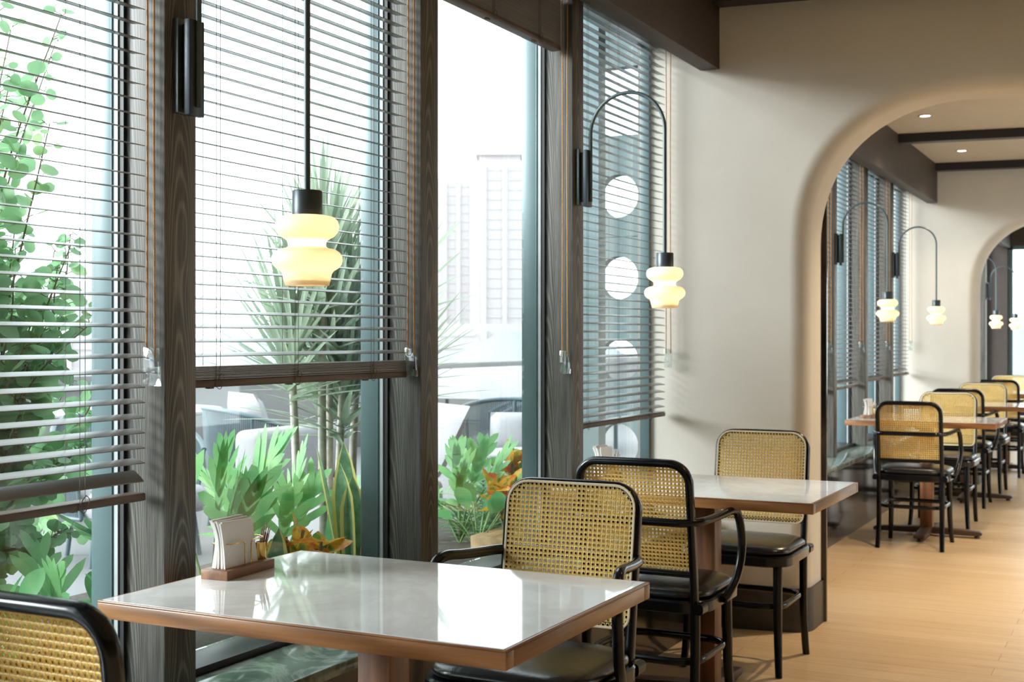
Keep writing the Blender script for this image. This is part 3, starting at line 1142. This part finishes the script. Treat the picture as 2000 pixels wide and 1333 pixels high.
cA = make_chair(True, (-1.368, 2.815, 0), PI, 'black cane-back armchair facing the camera behind the nearest table')
cB = make_chair(False, (-1.432, 4.84, 0), PI, 'armless cane-back chair against the plaster wall, behind the second table')
dup(cA, (-1.478, 1.575, 0), 0, 'nearest chair, cut off at the lower left corner, seen from behind')
dup(cA, (-1.45, 3.945, 0), 0, 'cane-back armchair seen from behind at the second table')
dup(cA, (-1.315, 8.03, 0), 0, 'armchair seen from behind, first one through the near arch')
dup(cB, (-1.30, 9.03, 0), PI, 'chair facing the camera behind the first table through the arch')
dup(cA, (-1.33, 10.17, 0), 0, 'black-framed chair back between the two cane backs through the near arch')
dup(cB, (-1.31, 11.06, 0), PI, 'chair facing the camera just before the far arch wall')
dup(cA, (-1.30, 12.50, 0), 0, 'dark chair back just inside the far arch')
dup(cB, (-1.33, 13.56, 0), PI, 'farthest cane chair at the right edge, under the bright end window')


# ------------------------------------------------------------------ napkin caddies
def caddy(loc, rz, labels, flip=1):
    e = empty('napkin_holder', loc, labels[0], 'napkin holder', rz, 'napkin holders on the tables')
    mb = MB()
    mb.box(-0.034, 0.034, -0.088, 0.088, 0, 0.0205)
    mb.build('base', M_walnutbase, e, bevel=0.0015)
    for s in (-1, 1):
        x = s * 0.024
        # wire guard: two uprights joined by bars that stop short at the middle
        for (ya, yb) in ((-0.062, -0.010), (0.012, 0.062)):
            inner = yb if ya < 0 else ya
            outer = ya if ya < 0 else yb
            mb = MB()
            P = [(x, inner, 0.018), (x, inner, 0.066), (x, inner + (outer - inner) * 0.08, 0.072), (x, outer - (outer - inner) * 0.1, 0.072), (x * 0.92, outer, 0.072), (0, outer + (outer - inner) * 0.12, 0.0735)]
            mb.sweep(P, 0.0014, n=8, ref=(1, 0, 0.3))
            mb.build('wire_guard', M_brass, e)
    mb = MB()
    mb.lathe([(0.0005, 0.0006), (0.0118, 0.0006), (0.0122, 0.002), (0.0122, 0.038), (0.0108, 0.038), (0.0108, 0.004), (0.0005, 0.004)], (0.006, 0.074, 0.02), 24)
    mb.build('cup', M_brass, e)
    # napkins
    nb = empty('napkin_stack', loc, labels[1], 'napkins', rz, 'paper napkins in the holders')
    mb = MB()
    for i in range(9):
        x = -0.019 + 0.0042 * i
        lean = -0.0022 * (i - 6) * 1.6
        dy = random.uniform(-0.003, 0.003)
        top = 0.118 + random.uniform(-0.004, 0.006)
        y0, y1 = -0.068 + dy, 0.052 + dy
        n = 6
        vs, fs = [], []
        for k in range(n):
            t = k / (n - 1)
            z = 0.0208 + (top - 0.02) * t
            bend = -0.032 * max(0, t - 0.45) ** 2 * (8 - i) / 4 if i < 7 else 0.004 * t
            yy0, yy1 = y0 - 0.012 * t * t, y1 - 0.022 * t
            for xx in (x + bend + lean * t - 0.0016, x + bend + lean * t + 0.0016):
                vs += [(xx, yy0, z + 0.004 * t * (i % 2)), (xx, yy1, z)]
        for k in range(n - 1):
            a = 4 * k
            fs += [(a, a + 1, a + 5, a + 4), (a + 2, a + 6, a + 7, a + 3), (a, a + 4, a + 6, a + 2), (a + 1, a + 3, a + 7, a + 5)]
        fs += [(0, 2, 3, 1), (4 * n - 4, 4 * n - 3, 4 * n - 1, 4 * n - 2)]
        mb.add(vs, fs)
    mb.build('napkins', M_paper, nb, smooth=30)
    R = Matrix.Rotation(rz, 4, 'Z')
    for k in range(6):
        a = 2 * PI * k / 6 + 0.3
        p = R @ Vector((0.006 + 0.0055 * math.cos(a), 0.074 + 0.0055 * math.sin(a), 0))
        mb = MB()
        tp = Vector((0.008 + 0.004 * math.cos(a), 0.010 + 0.004 * math.sin(a), 0.062 + 0.006 * (k % 3)))
        mb.sweep([(0, 0, 0), tp * 0.75], 0.0018, n=7)
        t = mb.build('toothpick', M_pickred if k % 2 else M_pick, None)
        mb = MB()
        mb.sweep([tp * 0.75, tp], 0.0019, 0.0012, n=7)
        mb.build('tip', M_pick, t)
        t.location = (loc[0] + p.x, loc[1] + p.y, loc[2] + 0.0245)
        t.rotation_euler = (0, 0, rz)
        tag(t, labels[2], 'toothpick', labels[3])


TT = 0.7406
caddy((-1.783, 2.213, TT), 0.06, ('wooden napkin holder with brass wires on the nearest table', 'white napkins standing in the holder on the nearest table',
      'one of the wrapped toothpicks in the brass cup on the nearest table', 'toothpicks in the cup on the nearest table'))
caddy((-1.78, 4.27, TT), 0.03, ('napkin holder on the second table, hidden behind the chair back', 'white napkins sticking up above the chair back at the second table',
      'one of the toothpicks showing above the chair back at the second table', 'toothpicks in the cup on the second table'))
caddy((-1.665, 8.40, TT), -0.05, ('napkin holder at the window end of the first table through the arch', 'curled white napkins on the first table through the arch',
      'one of the toothpicks on the first table through the arch', 'toothpicks on the first table through the arch'))

# ------------------------------------------------------------------ outside: terrace, panels, plants, furniture, city
mb = MB()
mb.box(-8.6, -2.15, -8, 40, -0.15, 0.0)
struct(mb.build('terrace_floor', M_terr, smooth=0))
mb = MB()
mb.box(-320, -8.6, -60, 330, -6.2, -6.0)
struct(mb.build('ground', M_terr, smooth=0))
mb = MB()
mb.box(-8.6, -8.25, -8, 40, 0, 0.84)
mb.box(-8.68, -8.2, -8, 40, 0.84, 0.93)
struct(mb.build('parapet', M_parapet, bevel=0.005))


def perforated(name, Y, holes, rects, x0=-2.8, x1=-2.145, top=2.9, t=0.07):
    mb = MB()
    hx, r, cell = -2.432, 0.1085, 0.4155
    xs0, xs1 = hx - cell / 2, hx + cell / 2
    mb.box(x0, xs0, Y, Y + t, 0, top)
    mb.box(xs1, x1, Y, Y + t, 0, top)
    cuts = [0.0]
    for h in sorted(holes):
        z0, z1 = h - cell / 2, h + cell / 2
        if z0 > cuts[-1] + 1e-4:
            mb.box(xs0, xs1, Y, Y + t, cuts[-1], z0)
        n = 40
        for yy in (Y, Y + t):
            vs = []
            for k in range(n):
                a = 2 * PI * k / n
                c, s_ = math.cos(a), math.sin(a)
                m_ = max(abs(c), abs(s_))
                vs.append((hx + cell / 2 * c / m_, yy, h + cell / 2 * s_ / m_))
            for k in range(n):
                a = 2 * PI * k / n
                vs.append((hx + r * math.cos(a), yy, h + r * math.sin(a)))
            mb.add(vs, [(k, (k + 1) % n, n + (k + 1) % n, n + k) for k in range(n)])
        vs = []
        for yy in (Y, Y + t):
            for k in range(n):
                a = 2 * PI * k / n
                vs.append((hx + r * math.cos(a), yy, h + r * math.sin(a)))
        mb.add(vs, [(k, (k + 1) % n, n + (k + 1) % n, n + k) for k in range(n)])
        cuts.append(z1)
    for (za, zb, xa, xb) in rects:
        mb.box(xs0, xs1, Y, Y + t, cuts[-1], za)
        mb.box(xs0, xa, Y, Y + t, za, zb)
        mb.box(xb, xs1, Y, Y + t, za, zb)
        cuts.append(zb)
    mb.box(xs0, xs1, Y, Y + t, cuts[-1], top)
    o = mb.build(name, M_plainwall, smooth=30)
    return struct(o)


perforated('wall_outside_panel', 6.0, [0.713, 1.139, 1.557, 1.97], [(2.275, 2.62, -2.60, -2.30)])
mb = MB()
mb.box(-2.75, -2.145, 12.1, 12.2, 0, 2.95)
struct(mb.build('wall_outside_fin', M_fin, smooth=0))
mb = MB()
mb.box(-2.36, -2.2, 5.20, 5.28, 0, 2.95)
struct(mb.build('trim_60', M_frame, smooth=0))

# planter trough along the glass
mb = MB()
mb.box(-3.15, -2.17, 0.6, 5.1, 0, 0.40)
pl = mb.build('planter_trough', M_planter, bevel=0.006)
tag(pl, 'long grey planter trough outside the windows', 'planter')
mb = MB()
mb.box(-3.11, -2.21, 0.64, 5.06, 0.4005, 0.425)
mb.build('soil', M_soil, pl)


def leafstrip(mb, base, d, L, w, prof, droop=0.0, up=None, seg=5, fold=0.15, mi=0, edge=None, twist=0.0):
    d = Vector(d).normalized()
    upv = Vector(up) if up else Vector((0, 0, 1))
    side = d.cross(upv)
    if side.length < 1e-3:
        side = Vector((1, 0, 0))
    side.normalize()
    if twist:
        side = Matrix.Rotation(twist, 3, d) @ side
    nrm = side.cross(d)
    base = Vector(base)
    vs, fs, es = [], [], []
    cols = [-1, -0.72, 0, 0.72, 1] if edge is not None else [-1, 0, 1]
    nc = len(cols)
    for k in range(seg + 1):
        t = k / seg
        c = base + d * (L * t) + Vector((0, 0, -1)) * (droop * L * t * t)
        ww = w * prof(t)
        for u in cols:
            vs.append(c + side * (ww * u) - nrm * (fold * ww * (1 - abs(u))))
    for k in range(seg):
        for q in range(nc - 1):
            f = (k * nc + q, k * nc + q + 1, (k + 1) * nc + q + 1, (k + 1) * nc + q)
            (es if (edge is not None and q in (0, nc - 2)) else fs).append(f)
    o = len(mb.v)
    mb.add(vs, fs, mi)
    mb.f += [tuple(i + o for i in f) for f in es]
    mb.mi += [edge if edge is not None else mi] * len(es)


P_ell = lambda t: max(0.03, math.sin(PI * min(1, max(0, t))) ** 0.75)
P_fing = lambda t: max(0.03, (0.55 + 0.45 * math.sin(PI * min(1, t * 0.9))) * (1 if t < 0.75 else math.sqrt(max(0, 1 - ((t - 0.75) / 0.25) ** 2))))
P_round = lambda t: max(0.04, math.sqrt(max(0, 1 - (2 * t - 1) ** 2)))
P_sword = lambda t: max(0.02, (0.55 + 0.45 * min(1, t * 5)) * (1 - t) ** 0.55)
P_snake = lambda t: max(0.02, (0.6 + 0.55 * math.sin(PI * min(1, t * 0.75)))) * (1 if t < 0.7 else max(0.02, 1 - ((t - 0.7) / 0.3) ** 2))

rnd = random.Random(11)


def U(a, b):
    return rnd.uniform(a, b)


def shrub(loc, label, tips, leafr, seedn, group=None):
    """round-leaved shrub: branches from a base to given tip points, leaves along them"""
    e = empty('round_leaf_shrub', loc, label, 'shrub', group=group)
    st, fo = MB(), MB()
    for (tx, ty, tz, dens) in tips:
        a = Vector((U(-.08, .08), U(-.08, .08), 0))
        b_ = Vector((tx - loc[0], ty - loc[1], tz - loc[2]))
        m1 = a.lerp(b_, 0.35) + Vector((U(-.06, .06), U(-.06, .06), 0.12))
        m2 = a.lerp(b_, 0.7) + Vector((U(-.05, .05), U(-.05, .05), 0.06))
        P = catmull([a, m1, m2, b_], 7)
        n = len(P)
        st.sweep(P, [0.006 - 0.0045 * k / (n - 1) for k in range(n)], n=6)
        for i in range(4, n):
            for q in range(dens):
                p = P[i] + Vector((U(-.012, .012), U(-.012, .012), U(-.012, .012)))
                d = Vector((U(-1, 1), U(-1, 1), U(-.5, .9)))
                if d.length < 0.2:
                    continue
                d.normalize()
                sz = leafr * U(0.6, 1.15) * (1.0 if i < n - 3 else 0.6)
                stub = p + d * 0.018
                st.sweep([p, stub], 0.0012, n=4)
                upn = (U(-.3, 1.0), U(-1.2, -.1), U(0.0, 1.0))
                leafstrip(fo, stub, d, sz * 2, sz, P_round, droop=U(0, .2), up=upn, seg=6, fold=0.12)
    st.build('branches', M_stem, e)
    fo.build('foliage', L_round, e, smooth=60)
    return e


tips = []
for k in range(40):     # low dense part
    tips.append((U(-3.0, -2.55), U(1.75, 2.62), U(0.75, 1.45), 3))
for k in range(16):
    tips.append((U(-2.95, -2.6), U(1.9, 2.58), U(1.30, 1.62), 3))
for k in range(8):
    tips.append((U(-2.9, -2.6), U(1.9, 2.32), U(1.7, 2.5), 2))
tips += [(-2.8, 2.66, 1.50, 2), (-2.8, 2.52, 1.56, 2), (-2.75, 2.60, 1.30, 2), (-2.8, 2.72, 1.12, 2), (-2.7, 2.70, 0.95, 3), (-2.75, 2.46, 2.08, 2), (-2.8, 2.26, 2.2, 2), (-2.8, 2.40, 1.86, 2), (-2.7, 2.30, 1.95, 2),
         (-2.7, 2.28, 2.34, 2), (-2.75, 2.38, 1.72, 2)]
for (yy_, zz_) in ((2.65, 2.08), (2.58, 2.14), (2.52, 2.02), (2.56, 1.84), (2.50, 1.78), (2.46, 1.95), (2.70, 1.55), (2.74, 1.36), (2.60, 1.45), (2.66, 1.25), (2.79, 1.12), (2.72, 1.02), (2.80, 0.86), (2.84, 0.68), (2.48, 1.60), (2.55, 1.38)):
    tips.append((U(-2.9, -2.65), yy_, zz_, 3))
shrub((-2.8, 2.28, 0.425), 'tall round-leaved shrub outside the leftmost blind', tips, 0.027, 1)


def dracaena(loc, label, heads, L=0.46, w=0.0145):
    e = empty('dracaena', loc, label, 'plant', group='spiky dracaenas outside the glass')
    st, fo = MB(), MB()
    for (dx, dy, h, n, L2) in heads:
        P = catmull([(dx * 0.9, dy * 0.8, 0), (dx * 0.8, dy * 0.85, h * 0.4), (dx * 0.9, dy * 0.95, h * 0.75), (dx, dy, h)], 5)
        st.sweep(P, [0.017 - 0.005 * k / (len(P) - 1) for k in range(len(P))], n=9)
        for q in range(n):
            t = q / n
            el = math.radians(8 + 78 * t ** 0.8 + U(-8, 8))
            az = U(0, 2 * PI)
            d = (math.cos(el) * math.cos(az), math.cos(el) * math.sin(az), math.sin(el))
            leafstrip(fo, (dx + U(-.01, .01), dy + U(-.01, .01), h - 0.24 + 0.27 * t), d, L2 * U(.75, 1.15), w * U(.8, 1.3), P_sword, droop=max(0, 0.22 * (1 - t)) * U(.2, 1), seg=6, fold=0.3)
    st.build('stem', M_bark, e, smooth=60)
    fo.build('leaves', L_drac, e, smooth=60)
    return e


dracaena((-2.72, 3.86, 0.425), 'tall many-stemmed dracaena behind the half-drawn blind',
         [(0.00, 0.04, 1.00, 90, .47), (-0.05, -0.13, 0.84, 80, .46), (0.05, 0.15, 0.86, 90, .45), (-0.07, 0.10, 0.74, 70, .44), (0.03, -0.05, 1.15, 70, .42), (0.07, 0.02, 0.70, 60, .40)])
dracaena((-2.74, 4.44, 0.425), 'dracaena mostly hidden by the column, leaf tips beside the hazy tower',
         [(0.0, 0.0, 0.80, 44, .40), (0.05, -0.08, 1.12, 40, .40)], L=.42)


def lobed(loc, label, n, size, cat='plant', name='lobed_leaf_plant', spread=1.0, mat=None):
    e = empty(name, loc, label, cat)
    st, fo = MB(), MB()
    for i in range(n):
        az = 2 * PI * i / n + U(-.4, .4)
        el = math.radians(U(38, 82))
        d = Vector((math.cos(el) * math.cos(az) * spread, math.cos(el) * math.sin(az) * spread, math.sin(el)))
        d.normalize()
        Ls = size * U(.35, .7)
        p = d * Ls
        st.sweep(catmull([(0, 0, 0), d * Ls * .5 + Vector((0, 0, .02)), p], 4), [0.005] * 4 + [0.004] * 5, n=6)
        BL = size * U(.5, .75)
        d2 = (d + Vector((0, 0, -0.15))).normalized()
        tw = U(-1.2, 1.2)
        leafstrip(fo, p, d2, BL, BL * .10, P_ell, droop=.12, seg=7, fold=.1, twist=tw)
        side = d2.cross(Vector((0, 0, 1)))
        side.normalize()
        side = Matrix.Rotation(tw, 3, d2) @ side
        for k in range(4):
            t = 0.10 + 0.19 * k
            c = p + d2 * (BL * t) - Vector((0, 0, .12 * BL * t * t))
            for s in (-1, 1):
                dd = (side * s * U(.7, 1.1) + d2 * (0.85 + 0.3 * k)).normalized()
                leafstrip(fo, c - dd * 0.012, dd, BL * (0.62 - 0.07 * k) * U(.85, 1.15), BL * .055, P_fing, droop=U(-.1, .2), up=side.cross(d2) * s, seg=6, fold=.05)
    st.build('stems', M_gstem, e)
    fo.build('leaves', mat or L_lobed, e, smooth=60)
    return e


lobed((-2.50, 2.97, 0.425), 'deeply lobed bright green plant at the left of the half-drawn window', 13, 0.52)
lobed((-2.58, 3.40, 0.425), 'deeply lobed green plant before the dracaena stems', 8, 0.44)
lobed((-2.52, 4.52, 0.425), 'pale green lobed plant at the left of the clear window', 9, 0.36)


def croton(loc, label, n, size, h):
    e = empty('croton', loc, label, 'plant', group='orange and yellow crotons outside the glass')
    st, fo = MB(), MB()
    for b_ in range(3):
        tipv = Vector((U(-.06, .06), U(-.06, .06), h * U(.65, 1)))
        P = catmull([(0, 0, 0), tipv * .5 + Vector((U(-.02, .02), 0, 0)), tipv], 5)
        st.sweep(P, 0.005, n=6)
        for i in range(n // 3):
            t = U(.35, 1)
            p = P[int(t * (len(P) - 1))]
            az = U(0, 2 * PI)
            el = math.radians(U(15, 75))
            d = (math.cos(el) * math.cos(az), math.cos(el) * math.sin(az), math.sin(el))
            leafstrip(fo, p, d, size * U(.7, 1.15), size * .20, P_ell, droop=.25, seg=6, fold=.2, twist=U(-.7, .7))
    st.build('stems', M_stem, e)
    fo.build('leaves', L_croton, e, smooth=60)
    return e


croton((-2.27, 3.06, 0.425), 'orange croton just behind the napkin holder', 27, 0.15, 0.30)
croton((-2.28, 3.22, 0.425), 'yellow-orange croton left of the snake plant', 21, 0.13, 0.24)
croton((-2.30, 4.50, 0.425), 'orange croton outside the clear window, left one', 33, 0.14, 0.36)
croton((-2.36, 4.74, 0.425), 'orange croton outside the clear window, by the frame', 33, 0.14, 0.40)


def snake(loc, label, n, L):
    e = empty('snake_plant', loc, label, 'plant', group='yellow edged snake plants')
    fo = MB()
    for i in range(n):
        az = 2 * PI * i / n + U(-.3, .3)
        el = math.radians(U(70, 86))
        d = (math.cos(el) * math.cos(az), math.cos(el) * math.sin(az), math.sin(el))
        leafstrip(fo, (0.03 * math.cos(az), 0.03 * math.sin(az), 0), d, L * U(.7, 1.05), 0.036, P_snake, seg=8, fold=.3, edge=1, up=(math.cos(az), math.sin(az), .2))
    fo.build('leaves', [L_snake, L_snakeedge], e, smooth=60)
    return e


snake((-2.29, 3.42, 0.425), 'yellow-edged snake plant beside the window frame', 7, 0.50)
snake((-2.25, 2.90, 0.425), 'small yellow-edged snake plant leaning by the napkin holder', 3, 0.36)


def fern(loc, label, n, L):
    e = empty('fern', loc, label, 'fern', group='ferns in the planter')
    fo, st = MB(), MB()
    for i in range(n):
        az = 2 * PI * i / n + U(-.4, .4)
        el = math.radians(U(30, 80))
        d = Vector((math.cos(el) * math.cos(az), math.cos(el) * math.sin(az), math.sin(el)))
        LL = L * U(.7, 1.1)
        P = [d * (LL * t) - Vector((0, 0, LL * .45 * t * t)) for t in [k / 12 for k in range(13)]]
        st.sweep(P, 0.002, n=5)
        side = d.cross(Vector((0, 0, 1))).normalized()
        for k in range(2, 13):
            t = k / 12
            for s in (-1, 1):
                leafstrip(fo, P[k], side * s + d * .5, LL * .27 * math.sin(PI * (t * .86 + .06)) + .008, 0.0085, P_ell, droop=.15, seg=3, fold=.1)
    st.build('stems', M_gstem, e)
    fo.build('fronds', L_fern, e, smooth=60)
    return e


fern((-2.50, 4.66, 0.425), 'dark green fern outside the clear window', 20, 0.46)
fern((-2.32, 4.75, 0.425), 'feathery fern behind the armchair of the nearest table', 20, 0.30)
fern((-2.55, 4.95, 0.425), 'loose fern beside the frame of the clear window', 16, 0.50)
fern((-2.40, 3.13, 0.425), 'low fern under the lobed plants', 16, 0.28)
fern((-2.5, 3.75, 0.425), 'low fern at the feet of the dracaena', 12, 0.26)


def broad(loc, label, n, L, w, el0=30, el1=75, mat=None):
    e = empty('broad_leaf_plant', loc, label, 'plant')
    fo, st = MB(), MB()
    for i in range(n):
        az = 2 * PI * i / n + U(-.5, .5)
        el = math.radians(U(el0, el1))
        d = Vector((math.cos(el) * math.cos(az), math.cos(el) * math.sin(az), math.sin(el)))
        p = d * L * U(.5, .9)
        st.sweep([(0, 0, 0), p * .5 + Vector((0, 0, .01)), p], 0.003, n=5)
        leafstrip(fo, p, d + Vector((U(-.5, .5), U(-.5, .5), -.2)), L * U(.6, 1.0), w * U(.7, 1.1), P_ell, droop=.3, seg=7, fold=.18, twist=U(-1, 1))
    st.build('stems', M_gstem, e)
    fo.build('leaves', mat or L_broad, e, smooth=60)
    return e


broad((-2.42, 2.10, 0.425), 'broad-leaved green plant low behind the leftmost window', 18, 0.24, 0.034)
broad((-2.40, 2.42, 0.425), 'glossy broad-leaved plant beside the dark window frame', 13, 0.22, 0.036)
broad((-2.45, 1.75, 0.425), 'broad-leaved plant at the far left below the blind', 16, 0.26, 0.036)
lobed((-2.36, 2.26, 0.425), 'lobed green plant low behind the leftmost window', 8, 0.34)

broad((-2.36, 4.38, 0.425), 'large-leaved silvery green plant at the column side of the clear window', 9, 0.22, 0.036, 45, 80)

# small wooden trough in the clear window
mb = MB()
mb.box(-2.34, -2.16, 4.28, 4.98, 0.3, 0.5)
tb = mb.build('wooden_trough', M_planterwood, bevel=0.004)
tag(tb, 'small tan wooden trough at the foot of the clear window', 'planter')


# lounge chairs with rope backs
def lounge(loc, rz, label):
    e = empty('lounge_chair', loc, label, 'lounge chair', rz, 'rope lounge chairs on the terrace')
    R = 0.42
    top = [(R * math.cos(a), R * 0.95 * math.sin(a), 0.80 - 0.20 * (abs(a - PI / 2) / (PI / 2 + 0.35)) ** 2.2) for a in [-0.35 + (PI + 0.7) * k / 28 for k in range(29)]]
    bot = [(0.88 * x, 0.88 * y, 0.26) for (x, y, z) in top]
    mb = MB()
    mb.sweep(catmull(top, 2), 0.016, n=8)
    mb.sweep(catmull(bot, 2), 0.013, n=8)
    for k in (0, 7, 14, 21, 28):
        mb.sweep([bot[k], top[k]], 0.011, n=8)
    mb.build('frame', M_ratfr, e, smooth=60)
    mb = MB()
    tt, bb = catmull(top, 4), catmull(bot, 4)
    for p, q in zip(tt, bb):
        mb.sweep([q, (q + p) / 2 + Vector((0, 0.012, 0)), p], 0.0052, n=5)
    mb.build('rope_back', M_rattan, e, smooth=60)
    mb = MB()
    sec = [(0.32, 0.31, 0.1, 0.27), (0.335, 0.325, 0.11, 0.30), (0.335, 0.325, 0.11, 0.38), (0.31, 0.30, 0.1, 0.41)]
    rings = [[(x, y - 0.02, z) for (x, y) in rrect(a, b_, c, 5)] for (a, b_, c, z) in sec]
    n = len(rings[0])
    mb.add([p for r_ in rings for p in r_], [(i * n + k, i * n + (k + 1) % n, (i + 1) * n + (k + 1) % n, (i + 1) * n + k) for i in range(3) for k in range(n)] + [tuple(range(n)), tuple(3 * n + k for k in range(n))])
    mb.build('seat_cushion', M_white, e, smooth=60)
    for (x, y) in ((-.33, -.2), (.33, -.2), (-.24, .3), (.24, .3)):
        mb = MB()
        mb.sweep([(x * .9, y * .9, 0.27), (x, y, 0)], 0.014, n=8)
        mb.build('leg', M_ratfr, e, smooth=60)
    return e


lc = lounge((-5.25, 5.55, 0), math.radians(70), 'rope lounge chair behind the lobed plant, left one')
dup(lc, (-5.3, 6.85, 0), math.radians(150), 'rope lounge chair behind the dracaena stems')
dup(lc, (-4.15, 8.15, 0), math.radians(20), 'rope lounge chair seen through the clear window')
dup(lc, (-4.9, 9.6, 0), math.radians(-60), 'rope lounge chair farther back in the clear window')


def cushion(loc, rz, tilt, label, s=0.25):
    mb = MB()
    n = 8
    vs, fs = [], []
    for sgn in (1, -1):
        for i in range(n + 1):
            for j in range(n + 1):
                u, v_ = 2 * i / n - 1, 2 * j / n - 1
                th = 0.075 * max(0, (1 - u ** 4) * (1 - v_ ** 4)) ** 0.5
                pinch = 1 - 0.06 * (1 - max(abs(u), abs(v_)) ** 2)
                vs.append((u * s * pinch, sgn * th, v_ * s * pinch + s))
    for g in range(2):
        for i in range(n):
            for j in range(n):
                a = g * (n + 1) ** 2 + i * (n + 1) + j
                fs.append((a, a + 1, a + n + 2, a + n + 1))
    mb.add(vs, fs)
    o = mb.build('throw_cushion', M_white, None, smooth=60)
    o.location = loc
    o.rotation_euler = (tilt, 0, rz)
    return tag(o, label, 'cushion', 'white cushions on the lounge chairs')


cushion((-4.15, 8.20, 0.41), math.radians(20), -0.3, 'white cushion in the lounge chair seen through the clear window', 0.16)
cushion((-3.86, 6.38, 0.425), math.radians(-35), -0.5, 'white cushion beside the column in the clear window')
cushion((-5.3, 6.80, 0.41), math.radians(150), -0.25, 'white cushion in the lounge chair behind the dracaena')

# white sofa carrying the cushion
e = empty('terrace_sofa', (-4.1, 6.1, 0), 'white upholstered sofa end left in the clear window', 'sofa', math.radians(0))
mb = MB()
mb.box(-0.5, 0.35, -0.45, 0.45, 0.0, 0.42)
mb.build('seat', M_white, e, bevel=0.04, seg=3)
mb = MB()
mb.box(-0.5, -0.3, -0.45, 0.45, 0.42, 0.74)
mb.build('backrest', M_white, e, bevel=0.05, seg=3)


def round_table_out(loc, r, h, label):
    e = empty('terrace_table', loc, label, 'table', group='white round tables on the terrace')
    mb = MB()
    mb.lathe([(0.0005, h - .03), (r - .01, h - .03), (r, h - .02), (r, h - .006), (r - .006, h), (0.0005, h)], n=40)
    mb.build('table_top', M_white, e)
    mb = MB()
    mb.lathe([(0.0005, 0), (r * .55, 0), (r * .55, .02), (.035, .05), (.03, h - .03), (0.0005, h - .03)], n=28)
    mb.build('pedestal', M_ratfr, e)
    return e


round_table_out((-3.5, 7.25, 0), 0.36, 0.54, 'low white round table right of the crotons in the clear window')
round_table_out((-6.75, 7.0, 0), 0.75, 0.74, 'large white round table behind the lounge chairs')


# folded canvas bundle on the parapet side (white, pitched)
def awning(loc, label):
    e = empty('canvas_awning', loc, label, 'awning')
    mb = MB()
    mb.hexa([(-1.2, -1.0, 0.62), (1.2, -1.0, 0.62), (1.2, 1.0, 0.62), (-1.2, 1.0, 0.62), (-0.15, -0.9, 0.93), (0.15, -0.9, 0.93), (0.15, 0.9, 0.93), (-0.15, 0.9, 0.93)])
    mb.build('canvas', M_white, e, bevel=0.02)
    for (x, y) in ((-1.1, -.9), (1.1, -.9), (-1.1, .9), (1.1, .9)):
        mb = MB()
        mb.sweep([(x, y, 0), (x, y, .63)], 0.025, n=8)
        mb.build('leg', M_ratfr, e)
    return e


awning((-6.6, 12.6, 0), 'low white canvas cover standing beyond the lounge chairs')


# distant towers and low town
def tower(loc, wx, wy, h, label, floors, rz=0.0, crown=True):
    e = empty('tower_block', loc, label, 'building', rz, 'hazy buildings beyond the terrace')
    mb = MB()
    mb.box(-wx / 2, wx / 2, -wy / 2, wy / 2, 0, h)
    if crown:
        mb.box(-wx * .36, wx * .3, -wy * .3, wy * .3, h, h + 1.4)
        mb.box(-wx * .42, wx * .36, -wy * .36, wy * .36, h + 1.4, h + 1.9)
    for s in (-0.28, 0.05, 0.38):
        mb.box(wx * s - 0.5, wx * s + 0.5, -wy / 2 - 0.25, wy / 2 + 0.25, 0, h - 1)
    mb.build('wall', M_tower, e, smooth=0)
    mb = MB()
    fh = h / floors
    for k in range(floors):
        for (xa, xb) in ((-.48, -.34), (-.20, -.02), (.12, .31), (.44, .49)):
            mb.box(wx * xa, wx * xb, -wy / 2 - 0.02, wy / 2 + 0.02, k * fh + fh * .3, k * fh + fh * .8)
        mb.box(-wx / 2 - .06, wx / 2 + .06, -wy * .4, -wy * .1, k * fh + fh * .3, k * fh + fh * .8)
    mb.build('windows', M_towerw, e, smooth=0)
    mb = MB()
    for k in range(floors):
        for (xa, xb) in ((-.22, 0.0), (.10, .33)):
            mb.box(wx * xa, wx * xb, -wy / 2 - 0.10, -wy / 2 - 0.02, k * fh, k * fh + fh * .26)
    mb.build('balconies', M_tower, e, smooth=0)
    return e


def at(px, z, h=0):
    u = (px - 1000) / 2500
    S_, C_ = math.sin(TH), math.cos(TH)
    return (z * (u * C_ - S_), z * (C_ + u * S_), h)


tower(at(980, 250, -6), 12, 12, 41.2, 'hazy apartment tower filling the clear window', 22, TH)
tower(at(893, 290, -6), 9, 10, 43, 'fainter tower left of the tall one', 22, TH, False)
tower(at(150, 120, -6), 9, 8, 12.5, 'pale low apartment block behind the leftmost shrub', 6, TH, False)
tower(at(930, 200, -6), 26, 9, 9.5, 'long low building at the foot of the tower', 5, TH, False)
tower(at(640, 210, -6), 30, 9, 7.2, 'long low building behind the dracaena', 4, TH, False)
mb = MB()
vs, fs = [], []
n = 60
for k in range(n):
    px = -900 + 3000 * k / (n - 1)
    x, y, _ = at(px, 150)
    x2, y2, _ = at(px, 176)
    hh = 3.2 + 1.3 * math.sin(k * 0.7) + 0.8 * math.sin(k * 1.9)
    vs += [(x, y, -6), ((x + x2) / 2, (y + y2) / 2, hh - 2.5), (x2, y2, -6)]
for k in range(n - 1):
    a = 3 * k
    fs += [(a, a + 3, a + 4, a + 1), (a + 1, a + 4, a + 5, a + 2)]
mb.add(vs, fs)
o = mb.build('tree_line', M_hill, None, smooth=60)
tag(o, 'hazy grey-green line of distant trees under the towers', 'trees', kind='stuff')
